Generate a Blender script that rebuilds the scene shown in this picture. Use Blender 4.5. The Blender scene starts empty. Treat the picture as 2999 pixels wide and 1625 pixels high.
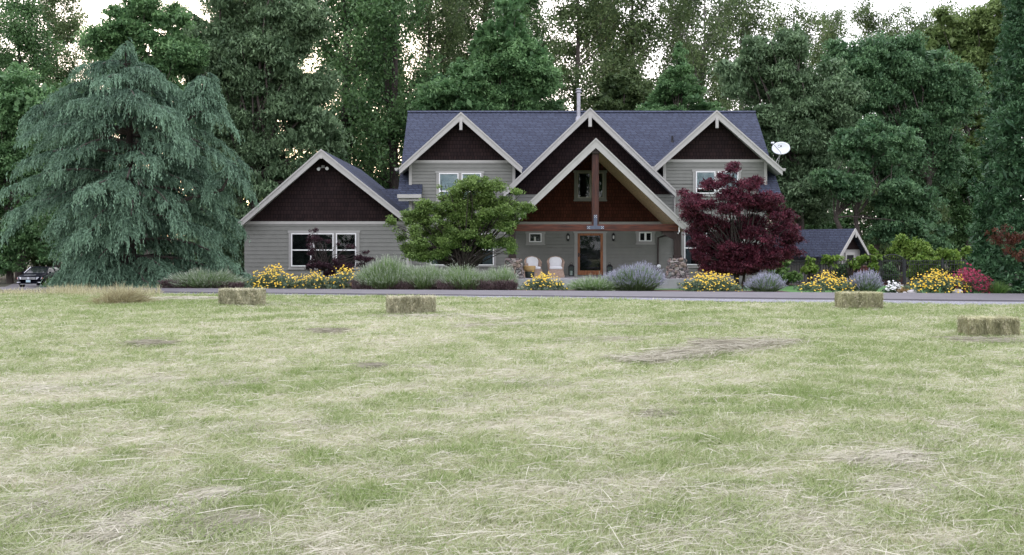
import bpy, math, random
import numpy as np
from mathutils import Vector, Matrix

random.seed(7)
scene = bpy.context.scene
col = scene.collection
R = math.radians

# ------------------------------------------------------------------ camera mapping (source photograph pixels)
CX, YH, F, HC = 1499.5, 720.0, 2800.0, 1.5
def WX(px, d): return (px - CX) * d / F
def WZ(py, d): return HC - (py - YH) * d / F
def PT(px, py, d): return np.array([WX(px, d), d, WZ(py, d)])

cam_d = bpy.data.cameras.new("camera"); cam = bpy.data.objects.new("camera", cam_d); col.objects.link(cam)
cam_d.sensor_width = 36; cam_d.lens = F / 2999 * 36
cam_d.shift_y = -(812.5 - YH) / 2999
cam_d.clip_end = 3000; cam_d.clip_start = 0.1
cam.location = (0, 0, HC); cam.rotation_euler = (math.pi / 2, 0, 0)
scene.camera = cam

# ------------------------------------------------------------------ object helpers
def tag(o, label=None, cat=None, group=None, kind=None):
    if label: o["label"] = label
    if cat: o["category"] = cat
    if group: o["group"] = group
    if kind: o["kind"] = kind
    return o

def empty(name, loc, rz=0.0, label=None, cat=None, group=None):
    o = bpy.data.objects.new(name, None); col.objects.link(o)
    o.empty_display_size = 0.3
    o.location = loc; o.rotation_euler = (0, 0, rz)
    return tag(o, label, cat, group)

def copy_thing(root):
    c = root.copy(); col.objects.link(c)
    def rec(src, dst):
        for ch in list(src.children):
            k = ch.copy(); col.objects.link(k); k.parent = dst
            rec(ch, k)
    rec(root, c)
    return c

def origin_of(o):
    v = np.zeros(3)
    while o is not None:
        v = v + np.array(o.location); o = o.parent
    return v

def link(name, me, mats, parent=None):
    o = bpy.data.objects.new(name, me); col.objects.link(o)
    for m in (mats if isinstance(mats, (list, tuple)) else [mats]): me.materials.append(m)
    if parent is not None: o.parent = parent
    return o

class MB:
    def __init__(s): s.v = []; s.f = []
    def quad(s, *p):
        n = len(s.v); s.v += [tuple(map(float, q)) for q in p]; s.f.append(tuple(range(n, n + len(p)))); return s
    def box(s, x0, x1, y0, y1, z0, z1):
        n = len(s.v)
        s.v += [(x0,y0,z0),(x1,y0,z0),(x1,y1,z0),(x0,y1,z0),(x0,y0,z1),(x1,y0,z1),(x1,y1,z1),(x0,y1,z1)]
        s.f += [tuple(n+i for i in q) for q in ((0,3,2,1),(4,5,6,7),(0,1,5,4),(1,2,6,5),(2,3,7,6),(3,0,4,7))]
        return s
    def prism(s, poly, off):
        """polygon of 3D points swept by vector off"""
        n = len(s.v); k = len(poly); off = np.array(off, float)
        s.v += [tuple(map(float, q)) for q in poly] + [tuple(map(float, np.array(q, float) + off)) for q in poly]
        s.f.append(tuple(range(n, n + k))); s.f.append(tuple(reversed(range(n + k, n + 2 * k))))
        for i in range(k):
            j = (i + 1) % k
            s.f.append((n + i, n + k + i, n + k + j, n + j))
        return s
    def xz(s, pts, y0, y1):
        return s.prism([(x, y0, z) for x, z in pts], (0, y1 - y0, 0))
    def tube(s, pts, rad, n=8, cap=True):
        pts = [np.array(p, float) for p in pts]
        if not hasattr(rad, "__len__"): rad = [rad] * len(pts)
        base = len(s.v); ref = np.array([0.31, 0.17, 0.93])
        for i, p in enumerate(pts):
            t = pts[min(i + 1, len(pts) - 1)] - pts[max(i - 1, 0)]
            t = t / (np.linalg.norm(t) + 1e-9)
            r = ref if abs(t @ ref) < 0.95 else np.array([1.0, 0, 0])
            a = np.cross(t, r); a /= np.linalg.norm(a); b = np.cross(t, a)
            for k in range(n):
                th = 2 * math.pi * k / n
                s.v.append(tuple(p + (a * math.cos(th) + b * math.sin(th)) * rad[i]))
        for i in range(len(pts) - 1):
            for k in range(n):
                a0 = base + i * n + k; a1 = base + i * n + (k + 1) % n
                s.f.append((a0, a1, a1 + n, a0 + n))
        if cap:
            s.f.append(tuple(base + k for k in range(n)))
            e = base + (len(pts) - 1) * n
            s.f.append(tuple(e + k for k in reversed(range(n))))
        return s
    def lathe(s, prof, c=(0, 0, 0), n=20):
        """prof: list of (r, z)"""
        b = len(s.v)
        for r, z in prof:
            for k in range(n):
                th = 2 * math.pi * k / n
                s.v.append((c[0] + r * math.cos(th), c[1] + r * math.sin(th), c[2] + z))
        for i in range(len(prof) - 1):
            for k in range(n):
                a0 = b + i * n + k; a1 = b + i * n + (k + 1) % n
                s.f.append((a0, a1, a1 + n, a0 + n))
        s.f.append(tuple(b + k for k in reversed(range(n))))
        e = b + (len(prof) - 1) * n
        s.f.append(tuple(e + k for k in range(n)))
        return s
    def build(s, name, m, parent=None, local=False, smooth=False, bevel=0.0):
        V = np.array(s.v, float)
        if parent is not None and not local: V = V - origin_of(parent)
        me = bpy.data.meshes.new(name)
        me.from_pydata(V.tolist(), [], s.f); me.update()
        if smooth: me.polygons.foreach_set("use_smooth", [True] * len(me.polygons))
        o = link(name, me, m, parent)
        if bevel:
            b = o.modifiers.new("bevel", "BEVEL"); b.width = bevel; b.segments = 2; b.limit_method = "ANGLE"
        return o

def np_mesh(name, V, loops, starts, m, parent=None, local=False, attrs=None):
    V = np.asarray(V, np.float32)
    if parent is not None and not local: V = V - origin_of(parent).astype(np.float32)
    me = bpy.data.meshes.new(name)
    me.vertices.add(len(V)); me.vertices.foreach_set("co", np.ascontiguousarray(V, np.float32).ravel())
    me.loops.add(len(loops)); me.loops.foreach_set("vertex_index", np.ascontiguousarray(loops, np.int32))
    me.polygons.add(len(starts)); me.polygons.foreach_set("loop_start", np.ascontiguousarray(starts, np.int32))
    for k, a in (attrs or {}).items():
        at = me.attributes.new(k, "FLOAT", "POINT"); at.data.foreach_set("value", np.ascontiguousarray(a, np.float32))
    me.update(calc_edges=True)
    return link(name, me, m, parent)

def repeat(template_loops, template_starts, nv, n):
    tl = np.array(template_loops); ts = np.array(template_starts)
    i = np.arange(n)[:, None]
    return (i * nv + tl[None]).ravel(), (i * len(tl) + ts[None]).ravel()

def unit(a): return a / (np.linalg.norm(a, axis=-1, keepdims=True) + 1e-9)

# ------------------------------------------------------------------ value noise shared by field sheet and blades
_lat = np.random.default_rng(11).random((256, 256))
def vnoise(x, y, sc):
    x = np.asarray(x) / sc + 1000.3; y = np.asarray(y) / sc + 1000.7
    xi = np.floor(x).astype(int); yi = np.floor(y).astype(int); u = x - xi; v = y - yi
    u = u * u * (3 - 2 * u); v = v * v * (3 - 2 * v)
    g = lambda a, b: _lat[a % 256, b % 256]
    return (g(xi, yi) * (1 - u) + g(xi + 1, yi) * u) * (1 - v) + (g(xi, yi + 1) * (1 - u) + g(xi + 1, yi + 1) * u) * v
def fbm(x, y, sc):
    return (vnoise(x, y, sc) * .5 + vnoise(x + 37, y - 91, sc / 2.1) * .3 + vnoise(x - 57, y + 13, sc / 4.3) * .2)

# ------------------------------------------------------------------ materials
def new_mat(name):
    m = bpy.data.materials.new(name); m.use_nodes = True
    nt = m.node_tree; return m, nt, nt.nodes["Principled BSDF"]
def N(nt, t, **kw):
    n = nt.nodes.new(t)
    for k, v in kw.items(): setattr(n, k, v)
    return n
def ramp(nt, stops):
    r = N(nt, "ShaderNodeValToRGB"); e = r.color_ramp.elements
    while len(e) < len(stops): e.new(0.5)
    for i, (p, c) in enumerate(stops): e[i].position = p; e[i].color = (*c, 1)
    return r
def sc(c, k): return tuple(min(1, x * k) for x in c)

def pmat(name, c, rough=.7, var=.18, scale=6.0, bump=0.0, metallic=0.0, spec=.4, stretch=(1, 1, 1), c2=None, bscale=None):
    m, nt, b = new_mat(name)
    tc = N(nt, "ShaderNodeTexCoord"); mp = N(nt, "ShaderNodeMapping"); mp.inputs["Scale"].default_value = stretch
    no = N(nt, "ShaderNodeTexNoise"); no.inputs["Scale"].default_value = scale; no.inputs["Detail"].default_value = 6
    nt.links.new(tc.outputs["Object"], mp.inputs[0]); nt.links.new(mp.outputs[0], no.inputs["Vector"])
    r = ramp(nt, [(.3, sc(c, 1 - var)), (.7, c2 if c2 else sc(c, 1 + var))])
    nt.links.new(no.outputs["Fac"], r.inputs[0]); nt.links.new(r.outputs[0], b.inputs["Base Color"])
    b.inputs["Roughness"].default_value = rough; b.inputs["Metallic"].default_value = metallic
    b.inputs["Specular IOR Level"].default_value = spec
    if bump:
        n2 = no
        if bscale:
            n2 = N(nt, "ShaderNodeTexNoise"); n2.inputs["Scale"].default_value = bscale; n2.inputs["Detail"].default_value = 4
            nt.links.new(mp.outputs[0], n2.inputs["Vector"])
        bp = N(nt, "ShaderNodeBump"); bp.inputs["Strength"].default_value = bump; bp.inputs["Distance"].default_value = .02
        nt.links.new(n2.outputs["Fac"], bp.inputs["Height"]); nt.links.new(bp.outputs[0], b.inputs["Normal"])
    return m

def brick_mat(name, c1, c2, mortar, w, h, rough=.85, bump=.5, roof=False, blotch=.25):
    m, nt, b = new_mat(name)
    tc = N(nt, "ShaderNodeTexCoord"); sp = N(nt, "ShaderNodeSeparateXYZ"); nt.links.new(tc.outputs["Object"], sp.inputs[0])
    ad = N(nt, "ShaderNodeMath", operation="ADD"); nt.links.new(sp.outputs[0], ad.inputs[0]); nt.links.new(sp.outputs[1], ad.inputs[1])
    mu = N(nt, "ShaderNodeMath", operation="MULTIPLY"); nt.links.new(sp.outputs[2], mu.inputs[0]); mu.inputs[1].default_value = 1.42 if roof else 1.0
    cb = N(nt, "ShaderNodeCombineXYZ"); nt.links.new(ad.outputs[0], cb.inputs[0]); nt.links.new(mu.outputs[0], cb.inputs[1])
    br = N(nt, "ShaderNodeTexBrick"); nt.links.new(cb.outputs[0], br.inputs["Vector"])
    br.inputs["Color1"].default_value = (*c1, 1); br.inputs["Color2"].default_value = (*c2, 1); br.inputs["Mortar"].default_value = (*mortar, 1)
    br.inputs["Scale"].default_value = 1; br.inputs["Mortar Size"].default_value = .022 if roof else .012; br.inputs["Mortar Smooth"].default_value = .3
    br.inputs["Brick Width"].default_value = w; br.inputs["Row Height"].default_value = h
    br.offset = .37; br.squash = .8; br.squash_frequency = 3
    no = N(nt, "ShaderNodeTexNoise"); no.inputs["Scale"].default_value = 1.3; no.inputs["Detail"].default_value = 8
    nt.links.new(tc.outputs["Object"], no.inputs["Vector"])
    r = ramp(nt, [(.3, (1 - blotch,) * 3), (.7, (1 + blotch,) * 3)])
    r.color_ramp.elements[1].color = (min(1, 1.0), 1, 1, 1)
    nt.links.new(no.outputs["Fac"], r.inputs[0])
    mx = N(nt, "ShaderNodeMix", data_type="RGBA", blend_type="MULTIPLY"); mx.inputs[0].default_value = 1
    nt.links.new(br.outputs["Color"], mx.inputs[6]); nt.links.new(r.outputs[0], mx.inputs[7])
    nt.links.new(mx.outputs[2], b.inputs["Base Color"])
    b.inputs["Roughness"].default_value = rough; b.inputs["Specular IOR Level"].default_value = .3 if roof else .08
    bp = N(nt, "ShaderNodeBump"); bp.inputs["Strength"].default_value = bump; bp.inputs["Distance"].default_value = .015
    inv = N(nt, "ShaderNodeMath", operation="SUBTRACT"); inv.inputs[0].default_value = 1; nt.links.new(br.outputs["Fac"], inv.inputs[1])
    nt.links.new(inv.outputs[0], bp.inputs["Height"]); nt.links.new(bp.outputs[0], b.inputs["Normal"])
    return m

def leaf_mat(name, dark, light, trans=.35, rough=.55, spec=.35, mid=None):
    m, nt, b = new_mat(name)
    at = N(nt, "ShaderNodeAttribute", attribute_name="tint")
    r = ramp(nt, [(.1, dark), (.5, mid if mid else tuple((a + c) / 2 for a, c in zip(dark, light))), (.92, light)])
    nt.links.new(at.outputs["Fac"], r.inputs[0]); nt.links.new(r.outputs[0], b.inputs["Base Color"])
    b.inputs["Roughness"].default_value = rough; b.inputs["Specular IOR Level"].default_value = spec
    tr = N(nt, "ShaderNodeBsdfTranslucent"); nt.links.new(r.outputs[0], tr.inputs["Color"])
    ms = N(nt, "ShaderNodeMixShader"); ms.inputs[0].default_value = trans
    out = nt.nodes["Material Output"]
    nt.links.new(b.outputs[0], ms.inputs[1]); nt.links.new(tr.outputs[0], ms.inputs[2]); nt.links.new(ms.outputs[0], out.inputs["Surface"])
    return m

def glass_mat():
    m, nt, b = new_mat("window_glass")
    out = nt.nodes["Material Output"]
    tr = N(nt, "ShaderNodeBsdfTransparent"); gl = N(nt, "ShaderNodeBsdfGlossy"); gl.inputs["Roughness"].default_value = .02
    tr.inputs["Color"].default_value = (.82, .86, .86, 1)
    fr = N(nt, "ShaderNodeFresnel"); fr.inputs["IOR"].default_value = 1.4
    no = N(nt, "ShaderNodeTexNoise"); no.inputs["Scale"].default_value = 1.5
    bp = N(nt, "ShaderNodeBump"); bp.inputs["Strength"].default_value = .02; nt.links.new(no.outputs["Fac"], bp.inputs["Height"])
    ms = N(nt, "ShaderNodeMixShader")
    nt.links.new(fr.outputs[0], ms.inputs[0]); nt.links.new(tr.outputs[0], ms.inputs[1]); nt.links.new(gl.outputs[0], ms.inputs[2])
    nt.links.new(ms.outputs[0], out.inputs["Surface"])
    return m

def stone_mat():
    m, nt, b = new_mat("river_stone")
    tc = N(nt, "ShaderNodeTexCoord"); mp = N(nt, "ShaderNodeMapping"); mp.inputs["Scale"].default_value = (1, 1, 1.5)
    no = N(nt, "ShaderNodeTexNoise"); no.inputs["Scale"].default_value = 5
    nt.links.new(tc.outputs["Object"], mp.inputs[0])
    mix = N(nt, "ShaderNodeMix", data_type="VECTOR"); mix.inputs[0].default_value = .12
    nt.links.new(mp.outputs[0], no.inputs["Vector"]); nt.links.new(mp.outputs[0], mix.inputs[4]); nt.links.new(no.outputs["Color"], mix.inputs[5])
    v1 = N(nt, "ShaderNodeTexVoronoi"); v2 = N(nt, "ShaderNodeTexVoronoi", feature="DISTANCE_TO_EDGE")
    for v in (v1, v2):
        v.inputs["Scale"].default_value = 5.2; nt.links.new(mix.outputs[1], v.inputs["Vector"])
    sp = N(nt, "ShaderNodeSeparateColor"); nt.links.new(v1.outputs["Color"], sp.inputs[0])
    r = ramp(nt, [(0, (.13, .12, .13)), (.3, (.26, .2, .2)), (.5, (.2, .21, .2)), (.7, (.34, .24, .2)), (1, (.38, .34, .33))])
    nt.links.new(sp.outputs[0], r.inputs[0])
    e = ramp(nt, [(.02, (.06, .06, .06)), (.1, (1, 1, 1))]); nt.links.new(v2.outputs["Distance"], e.inputs[0])
    mx = N(nt, "ShaderNodeMix", data_type="RGBA", blend_type="MULTIPLY"); mx.inputs[0].default_value = 1
    nt.links.new(r.outputs[0], mx.inputs[6]); nt.links.new(e.outputs[0], mx.inputs[7]); nt.links.new(mx.outputs[2], b.inputs["Base Color"])
    bp = N(nt, "ShaderNodeBump"); bp.inputs["Distance"].default_value = .06; bp.inputs["Strength"].default_value = .9
    nt.links.new(v2.outputs["Distance"], bp.inputs["Height"]); nt.links.new(bp.outputs[0], b.inputs["Normal"])
    b.inputs["Roughness"].default_value = .8
    return m

M = {}
M["siding"] = pmat("painted_siding", (.186, .188, .172), .65, .06, 3)
M["porch_siding"] = M["siding"]
M["trim"] = pmat("beige_trim_paint", (.39, .38, .362), .6, .05, 4)
M["casing"] = pmat("casing_paint", (.315, .31, .295), .6, .05, 4)
M["white"] = pmat("white_vinyl", (.78, .78, .78), .4, .04, 6)
M["cream"] = pmat("cream_frame_paint", (.27, .26, .215), .5, .05, 6)  # cream darkened: shade under the porch roof is put into the colour
M["gable"] = brick_mat("dark_cedar_shingles", (.034, .021, .021), (.023, .0155, .0165), (.009, .007, .007), .16, .19, blotch=.3)
M["porch_gable"] = brick_mat("red_cedar_shingles", (.105, .035, .023), (.066, .025, .017), (.034, .014, .010), .14, .17, blotch=.35)  # redder, brighter copy of the gable shingles: porch light put into the colour
M["roof"] = brick_mat("asphalt_roof_shingles", (.056, .069, .110), (.038, .046, .076), (.021, .024, .039), .33, .135, roof=True, blotch=.07, bump=.6)
M["glass"] = glass_mat()
M["dark_room"] = pmat("dark_interior", (.008, .008, .009), .9, .3, 2)  # near-black colour stands in for the unlit rooms behind the glass
M["blind"] = pmat("pale_window_blind", (.58, .64, .70), .8, .05, 3)
M["curtain"] = pmat("grey_blue_curtain", (.13, .15, .18), .9, .25, 3, stretch=(9, 1, .3))
M["timber"] = pmat("stained_red_timber", (.055, .013, .008), .55, .6, 5, bump=.2, stretch=(.35, 3, 3), c2=(.125, .034, .017))
M["timber_v"] = pmat("stained_red_post_timber", (.038, .011, .008), .55, .6, 5, bump=.2, stretch=(3, 3, .35), c2=(.080, .023, .013))
M["dark_timber"] = pmat("dark_stained_post", (.035, .022, .02), .6, .3, 5, stretch=(3, 3, .4))
M["soffit_wood"] = pmat("pine_soffit_boards", (.50, .35, .20), .5, .25, 3, stretch=(1, 1.2, 8), c2=(.68, .50, .30))
M["door_wood"] = pmat("orange_stained_door", (.23, .075, .025), .4, .35, 6, stretch=(4, 1, .5), c2=(.36, .13, .045))
M["steel"] = pmat("blue_grey_steel", (.10, .115, .165), .45, .12, 8, metallic=.3)
M["bolt"] = pmat("galvanised_bolt", (.6, .6, .62), .4, .1, 8)
M["flue"] = pmat("stainless_flue", (.30, .30, .33), .42, .1, 5, metallic=.9)
M["black_metal"] = pmat("black_metal", (.014, .014, .018), .45, .2, 8)
M["fence_metal"] = pmat("dark_bronze_fence", (.02, .021, .026), .5, .2, 8)
M["stone"] = stone_mat()
M["concrete"] = pmat("porch_concrete", (.33, .32, .34), .85, .12, 3, bump=.1, bscale=60)
M["dish"] = pmat("grey_white_dish", (.62, .65, .68), .45, .04, 4)
M["wicker"] = pmat("woven_wicker", (.42, .29, .22), .7, .3, 40, bump=.5, c2=(.58, .43, .35))
M["cushion"] = pmat("white_cushion_cloth", (.80, .80, .83), .9, .03, 5)
M["tan_pot"] = pmat("tan_glazed_clay", (.46, .30, .13), .4, .15, 6)
M["pot_dark"] = pmat("dark_green_clay", (.03, .04, .035), .5, .2, 6)
M["candle"] = pmat("white_wax", (.75, .75, .72), .6, .04, 5)
M["bark"] = pmat("grey_brown_bark", (.075, .062, .055), .9, .4, 7, bump=.8, stretch=(3, 3, .6))
M["pale_bark"] = pmat("pale_grey_bark", (.15, .135, .125), .9, .35, 7, bump=.6, stretch=(3, 3, .6))
M["dark_bark"] = pmat("dark_bark", (.035, .027, .024), .9, .4, 7, bump=.8, stretch=(3, 3, .6))
# ------------------------------------------------------------------ HOUSE
house = empty("house", (3.7, 46.7, 0), 0,
    "large grey-green two-storey house with blue-grey roof, three front gables and timber entry porch", "house")
YW = 46.7

def siding(mb, x0, x1, z0, z1, y, e):
    z = z1
    while z > z0 + 1e-4:
        zb = max(z0, z - e)
        g = zb + .016                     # open shadow gap under each lap
        mb.quad((x0, y - .028, g), (x1, y - .028, g), (x1, y - .016, z), (x0, y - .016, z))
        mb.quad((x0, y + .014, g), (x1, y + .014, g), (x1, y - .028, g), (x0, y - .028, g))
        mb.quad((x0, y + .014, zb), (x1, y + .014, zb), (x1, y + .014, g), (x0, y + .014, g))
        mb.quad((x0, y - .016, zb), (x1, y - .016, zb), (x1, y + .014, zb), (x0, y + .014, zb))
        z = zb

# main walls: front siding plus the body behind
mb = MB()
siding(mb, -5.01, 12.43, -.3, 4.5, YW, .163)
siding(mb, -5.01, .135, 4.5, 5.62, YW, .163)
siding(mb, 7.39, 12.43, 4.5, 5.66, YW, .163)
mb.box(-5.0, 12.42, YW + .02, 56, -.5, 4.45)
mb.box(-4.99, .12, YW + .02, 49, 4.45, 5.5)
mb.box(7.40, 12.41, YW + .02, 49, 4.45, 5.55)
for x0 in (-5.0, 12.27):
    mb.prism([(x0, 46.8, 4.45), (x0, 55.9, 4.45), (x0, 51.3, 8.5)], (.15, 0, 0))
mb.build("wall", M["siding"], house)

# wing (garage) wall
mb = MB()
siding(mb, -12.98, -5.0, -.4, 2.62, 46.4, .195)
mb.box(-12.97, -5.03, 46.42, 57.6, -.5, 2.6)
mb.prism([(-12.6, 57.4, 2.6), (-5.4, 57.4, 2.6), (-9.14, 57.4, 5.9)], (0, .2, 0))
mb.build("wall", M["siding"], house)

# corner boards and frieze boards
mb = MB()
for x in (-5.03, .02): mb.box(x, x + .14, YW - .045, YW + .02, 3.2, 5.62)
for x in (7.38, 12.31): mb.box(x, x + .14, YW - .04, YW + .02, 4.4, 5.66)
mb.box(-5.03, -4.89, YW - .042, YW + .02, -.3, 3.2)
mb.box(-5.12, -4.99, 46.4 - .045, 46.45, -.4, 2.6)
mb.box(-12.98, -5.05, 46.4 - .04, 46.42, 2.55, 2.69)
mb.box(-5.01, .135, YW - .043, YW, 5.56, 5.68); mb.box(7.39, 12.43, YW - .043, YW, 5.6, 5.72)
mb.box(.2, 7.3, YW - .06, YW, 2.55, 2.68)
mb.build("corner_board", M["trim"], house)

# gable shingle triangles
def gable_panel(name, xp, zp, sl, sr, zb, y, mat, drop=.12):
    zt = zp - drop
    pts = [(xp - (zt - zb) / sl, zb), (xp + (zt - zb) / sr, zb), (xp, zt)]
    mb = MB().xz(pts, y - .03, y + .05)
    return mb.build(name, mat, house)
gable_panel("gable_shingles", -2.46, 7.94, .9, .9, 5.68, YW, M["gable"])
gable_panel("gable_shingles", 9.87, 8.03, .9, .9, 5.72, YW, M["gable"])
gable_panel("gable_shingles", 3.745, 8.12, .965, .965, 4.03, YW - .02, M["gable"])
gable_panel("gable_shingles", -9.14, 6.12, .88, .80, 2.69, 46.4, M["gable"])
gable_panel("porch_gable_shingles", 3.735, 6.29, .958, .958, 2.68, YW - .045, M["porch_gable"], .2)

# roofs
m0 = (8.72 - 3.97) / 5.2
def rz(y): return 3.97 + (y - 46.1) * m0
mb = MB()
front = [(-5.58, 51.3), (-5.52, 46.1), (-4.37, 46.1), (-4.37, 46.78), (12.0, 46.78), (12.0, 46.1), (13.0, 46.1), (13.04, 51.3)]
mb.prism([(x, y, rz(y)) for x, y in front], (0, .1, -.16))
back = [(13.04, 51.31), (13.0, 56.5), (-5.52, 56.5), (-5.58, 51.31)]
mb.prism([(x, y, 8.72 - (y - 51.31) * m0) for x, y in back], (0, -.1, -.16))
mroof = mb.build("roof", M["roof"], house)
mb = MB()
mb.prism([(-5.6, 51.16, 8.66), (-5.6, 51.3, 8.765), (-5.6, 51.44, 8.66)], (18.66, 0, 0))
mb.build("ridge_cap", M["roof"], mroof)

def gable_roof(name, xp, zp, xl, sl, xr, sr, yf, ridge_yb, eave_ybl, eave_ybr, soffit, post=None, barge_t=.31, capends=True):
    """two sloped slabs with a soffit below and barge boards in front"""
    mb = MB(); zl = zp - (xp - xl) * sl; zr = zp - (xr - xp) * sr
    mb.prism([(xp, yf, zp), (xp, ridge_yb, zp), (xl, eave_ybl, zl), (xl, yf, zl)], (.06, 0, -.13))
    mb.prism([(xp, yf, zp), (xr, yf, zr), (xr, eave_ybr, zr), (xp, ridge_yb, zp)], (-.06, 0, -.13))
    r = mb.build(name, M["roof"], house)
    sb = MB()
    k = .2
    sb.prism([(xp, yf + .05, zp - k), (xp, ridge_yb - .3, zp - k), (xl + .03, eave_ybl, zl - k), (xl + .03, yf + .05, zl - k)], (0, 0, -.03))
    sb.prism([(xp, yf + .05, zp - k), (xr - .03, yf + .05, zr - k), (xr - .03, eave_ybr, zr - k), (xp, ridge_yb - .3, zp - k)], (0, 0, -.03))
    sb.build("soffit", soffit, r)
    for sx, xe, ze in ((-1, xl, zl), (1, xr, zr)):
        b = MB()
        b.xz([(xp, zp - .05), (xe, ze - .05), (xe, ze - barge_t), (xp, zp - barge_t - .06)], yf - .04, yf + .02)
        b.xz([(xp, zp + .02), (xe + sx * .03, ze + .02 - .03), (xe + sx * .03, ze - .1), (xp, zp - .07)], yf - .075, yf + .01)
        b.build("barge_board", M["trim"], r)
    if post:
        w, h = post
        MB().box(xp - w / 2, xp + w / 2, yf - .11, yf - .045, zp - .36 - h, zp - .34).build("gable_post", M["trim"], r, bevel=.01)
    return r
yb = lambda z: 46.1 + (z - 3.97) / m0 + .12
g1 = gable_roof("gable_roof", -2.46, 7.94, -5.43, .9, .48, .9, 46.1, yb(7.94), yb(5.27), yb(5.3), M["trim"], (.14, .5))
g2 = gable_roof("gable_roof", 9.87, 8.03, 6.88, .9, 13.04, .89, 46.1, yb(8.03), yb(5.34), yb(5.2), M["trim"], (.14, .5))
g3 = gable_roof("gable_roof", 3.745, 8.12, -.40, .965, 7.86, .962, 45.9, yb(8.12), yb(4.12), yb(4.15), M["trim"], (.16, .55))
g4 = gable_roof("wing_roof", -9.14, 6.12, -13.13, .88, -5.11, .80, 45.8, 58.0, 58.0, 58.0, M["trim"], (.12, .09))
g5 = gable_roof("porch_roof", 3.735, 6.29, -.35, .958, 7.82, .958, 42.6, 46.68, 46.68, 46.68, M["soffit_wood"], None, .36)
# connector roof between wing and main house
mb = MB()
mb.prism([(-7.6, 52.0, 4.6), (-4.95, 52.0, 4.6), (-4.95, 49.7, 2.53), (-5.6, 49.7, 2.53)], (0, .1, -.14))
mb.prism([(-7.6, 52.02, 4.6), (-5.2, 56, 1.9), (-4.95, 56, 1.9), (-4.95, 52.02, 4.6)], (0, -.1, -.14))
mb.build("connector_roof", M["roof"], house)

# gutters and fascia of the skirt roofs, gutter ends
for x0, x1 in ((-5.52, -4.36), (11.99, 13.0)):
    MB().xz([(x0, 3.98), (x1, 3.98), (x1, 3.80), (x0, 3.80)], 45.97, 46.08).box(x0 + .05, x1 + (0), 46.09, 46.14, 3.66, 3.83).build("gutter", M["trim"], house, bevel=.012)
for x, y, z in ((-5.58, 46.3, 5.2), (13.12, 46.3, 5.18), (7.93, 42.9, 2.36), (6.82, 46.3, 5.27)):
    MB().xz([(x - .09, z + .06), (x + .09, z + .06), (x + .05, z - .07), (x - .05, z - .07)], y - .22, y + .9).build("gutter", M["trim"], house)
MB().tube([(7.95, 46.52, 4.0), (7.92, 46.58, 3.8), (7.92, 46.6, -.2)], .045, 6).build("downspout", M["casing"], house)
MB().tube([(7.45, 43.4, 2.05), (7.2, 46.0, 1.95), (7.12, 46.62, 1.9), (7.12, 46.63, .1)], .04, 6).build("downspout", M["dark_timber"], house)
MB().tube([(7.46, 42.66, 2.42), (7.46, 42.64, 2.12), (7.40, 42.64, 2.05)], .03, 6).build("downspout", M["white"], house)

# ---------------- windows
def window(d, trim, frames, rail=None, back="dark_room", casing="casing", frame="white", fw=.05, ears=True, parent=house, half=None, extra=None):
    X = lambda p: WX(p, d); Z = lambda p: WZ(p, d)
    x0, x1, yt, ybm = trim
    y = d - .026
    mb = MB(); mb.box(X(x0), X(x1), y - .03, y + .02, Z(ybm), Z(yt))
    if ears:
        mb.box(X(x0) - .04, X(x1) + .04, y - .042, y - .0, Z(yt) - .10, Z(yt) + .015)
        mb.box(X(x0) - .03, X(x1) + .03, y - .048, y - .0, Z(ybm) - .02, Z(ybm) + .05)
    w = mb.build("window", M[casing], parent)
    for i, (a, b, t, c) in enumerate(frames):
        a, b, t, c = X(a), X(b), Z(t), Z(c)
        fb = MB()
        y1 = y - .031
        for q in ((a, a + fw, c, t), (b - fw, b, c, t), (a + fw, b - fw, t - fw, t), (a + fw, b - fw, c, c + fw)):
            fb.box(q[0], q[1], y - .085, y1, q[2], q[3])
        zs = [(c + fw, t - fw)]
        if rail is not None:
            zr = Z(rail); fb.box(a + fw, b - fw, y - .083, y1, zr - .028, zr + .028)
            zs = [(c + fw, zr - .028), (zr + .028, t - fw)]
        fb.build("frame", M[frame], w)
        bk = back[i] if isinstance(back, (list, tuple)) else back
        for j, (z0, z1) in enumerate(zs):
            MB().box(a + fw, b - fw, y - .062, y - .058, z0, z1).build("pane", M["glass"], w)
        if bk == "half":
            zz = zs[0][0] + (t - c) * .22
            MB().box(a + fw, b - fw, y - .04, y - .0305, zz, t - fw).build("blind", M["blind"], w)
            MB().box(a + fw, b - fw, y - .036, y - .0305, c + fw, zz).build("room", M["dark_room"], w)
        elif bk == "curtain":
            xm = a + (b - a) * .42
            MB().box(xm, b - fw, y - .04, y - .0305, c + fw, t - fw).build("curtain", M["curtain"], w)
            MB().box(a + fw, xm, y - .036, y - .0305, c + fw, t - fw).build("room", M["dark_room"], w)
        elif bk == "curtain_l":
            xm = a + (b - a) * .36
            MB().box(a + fw, xm, y - .04, y - .0305, c + fw, t - fw).build("curtain", M["curtain"], w)
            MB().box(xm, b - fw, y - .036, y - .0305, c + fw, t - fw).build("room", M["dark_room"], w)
        else:
            MB().box(a + fw, b - fw, y - .036, y - .0305, c + fw, t - fw).build("blind" if bk == "blind" else "room", M[bk], w)  # flat sheet behind the pane, painted dark for the unlit room
    return w
# wing, three double-hung
window(46.4, (846, 1053, 676, 788), [(854, 913, 683, 780), (918.6, 977.7, 683, 780), (985, 1044, 683, 780)], 732)
# lower left bay
window(YW, (1255, 1453, 680, 781), [(1261, 1317, 684, 777), (1325.5, 1382, 684, 777), (1390, 1446.5, 684, 777)], 731, back=["curtain_l", "dark_room", "curtain"])
# upper left bay
window(YW, (1278, 1416, 502, 590), [(1286, 1343, 507, 584), (1352, 1409.6, 507, 584)], 560, back="blind")
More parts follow.
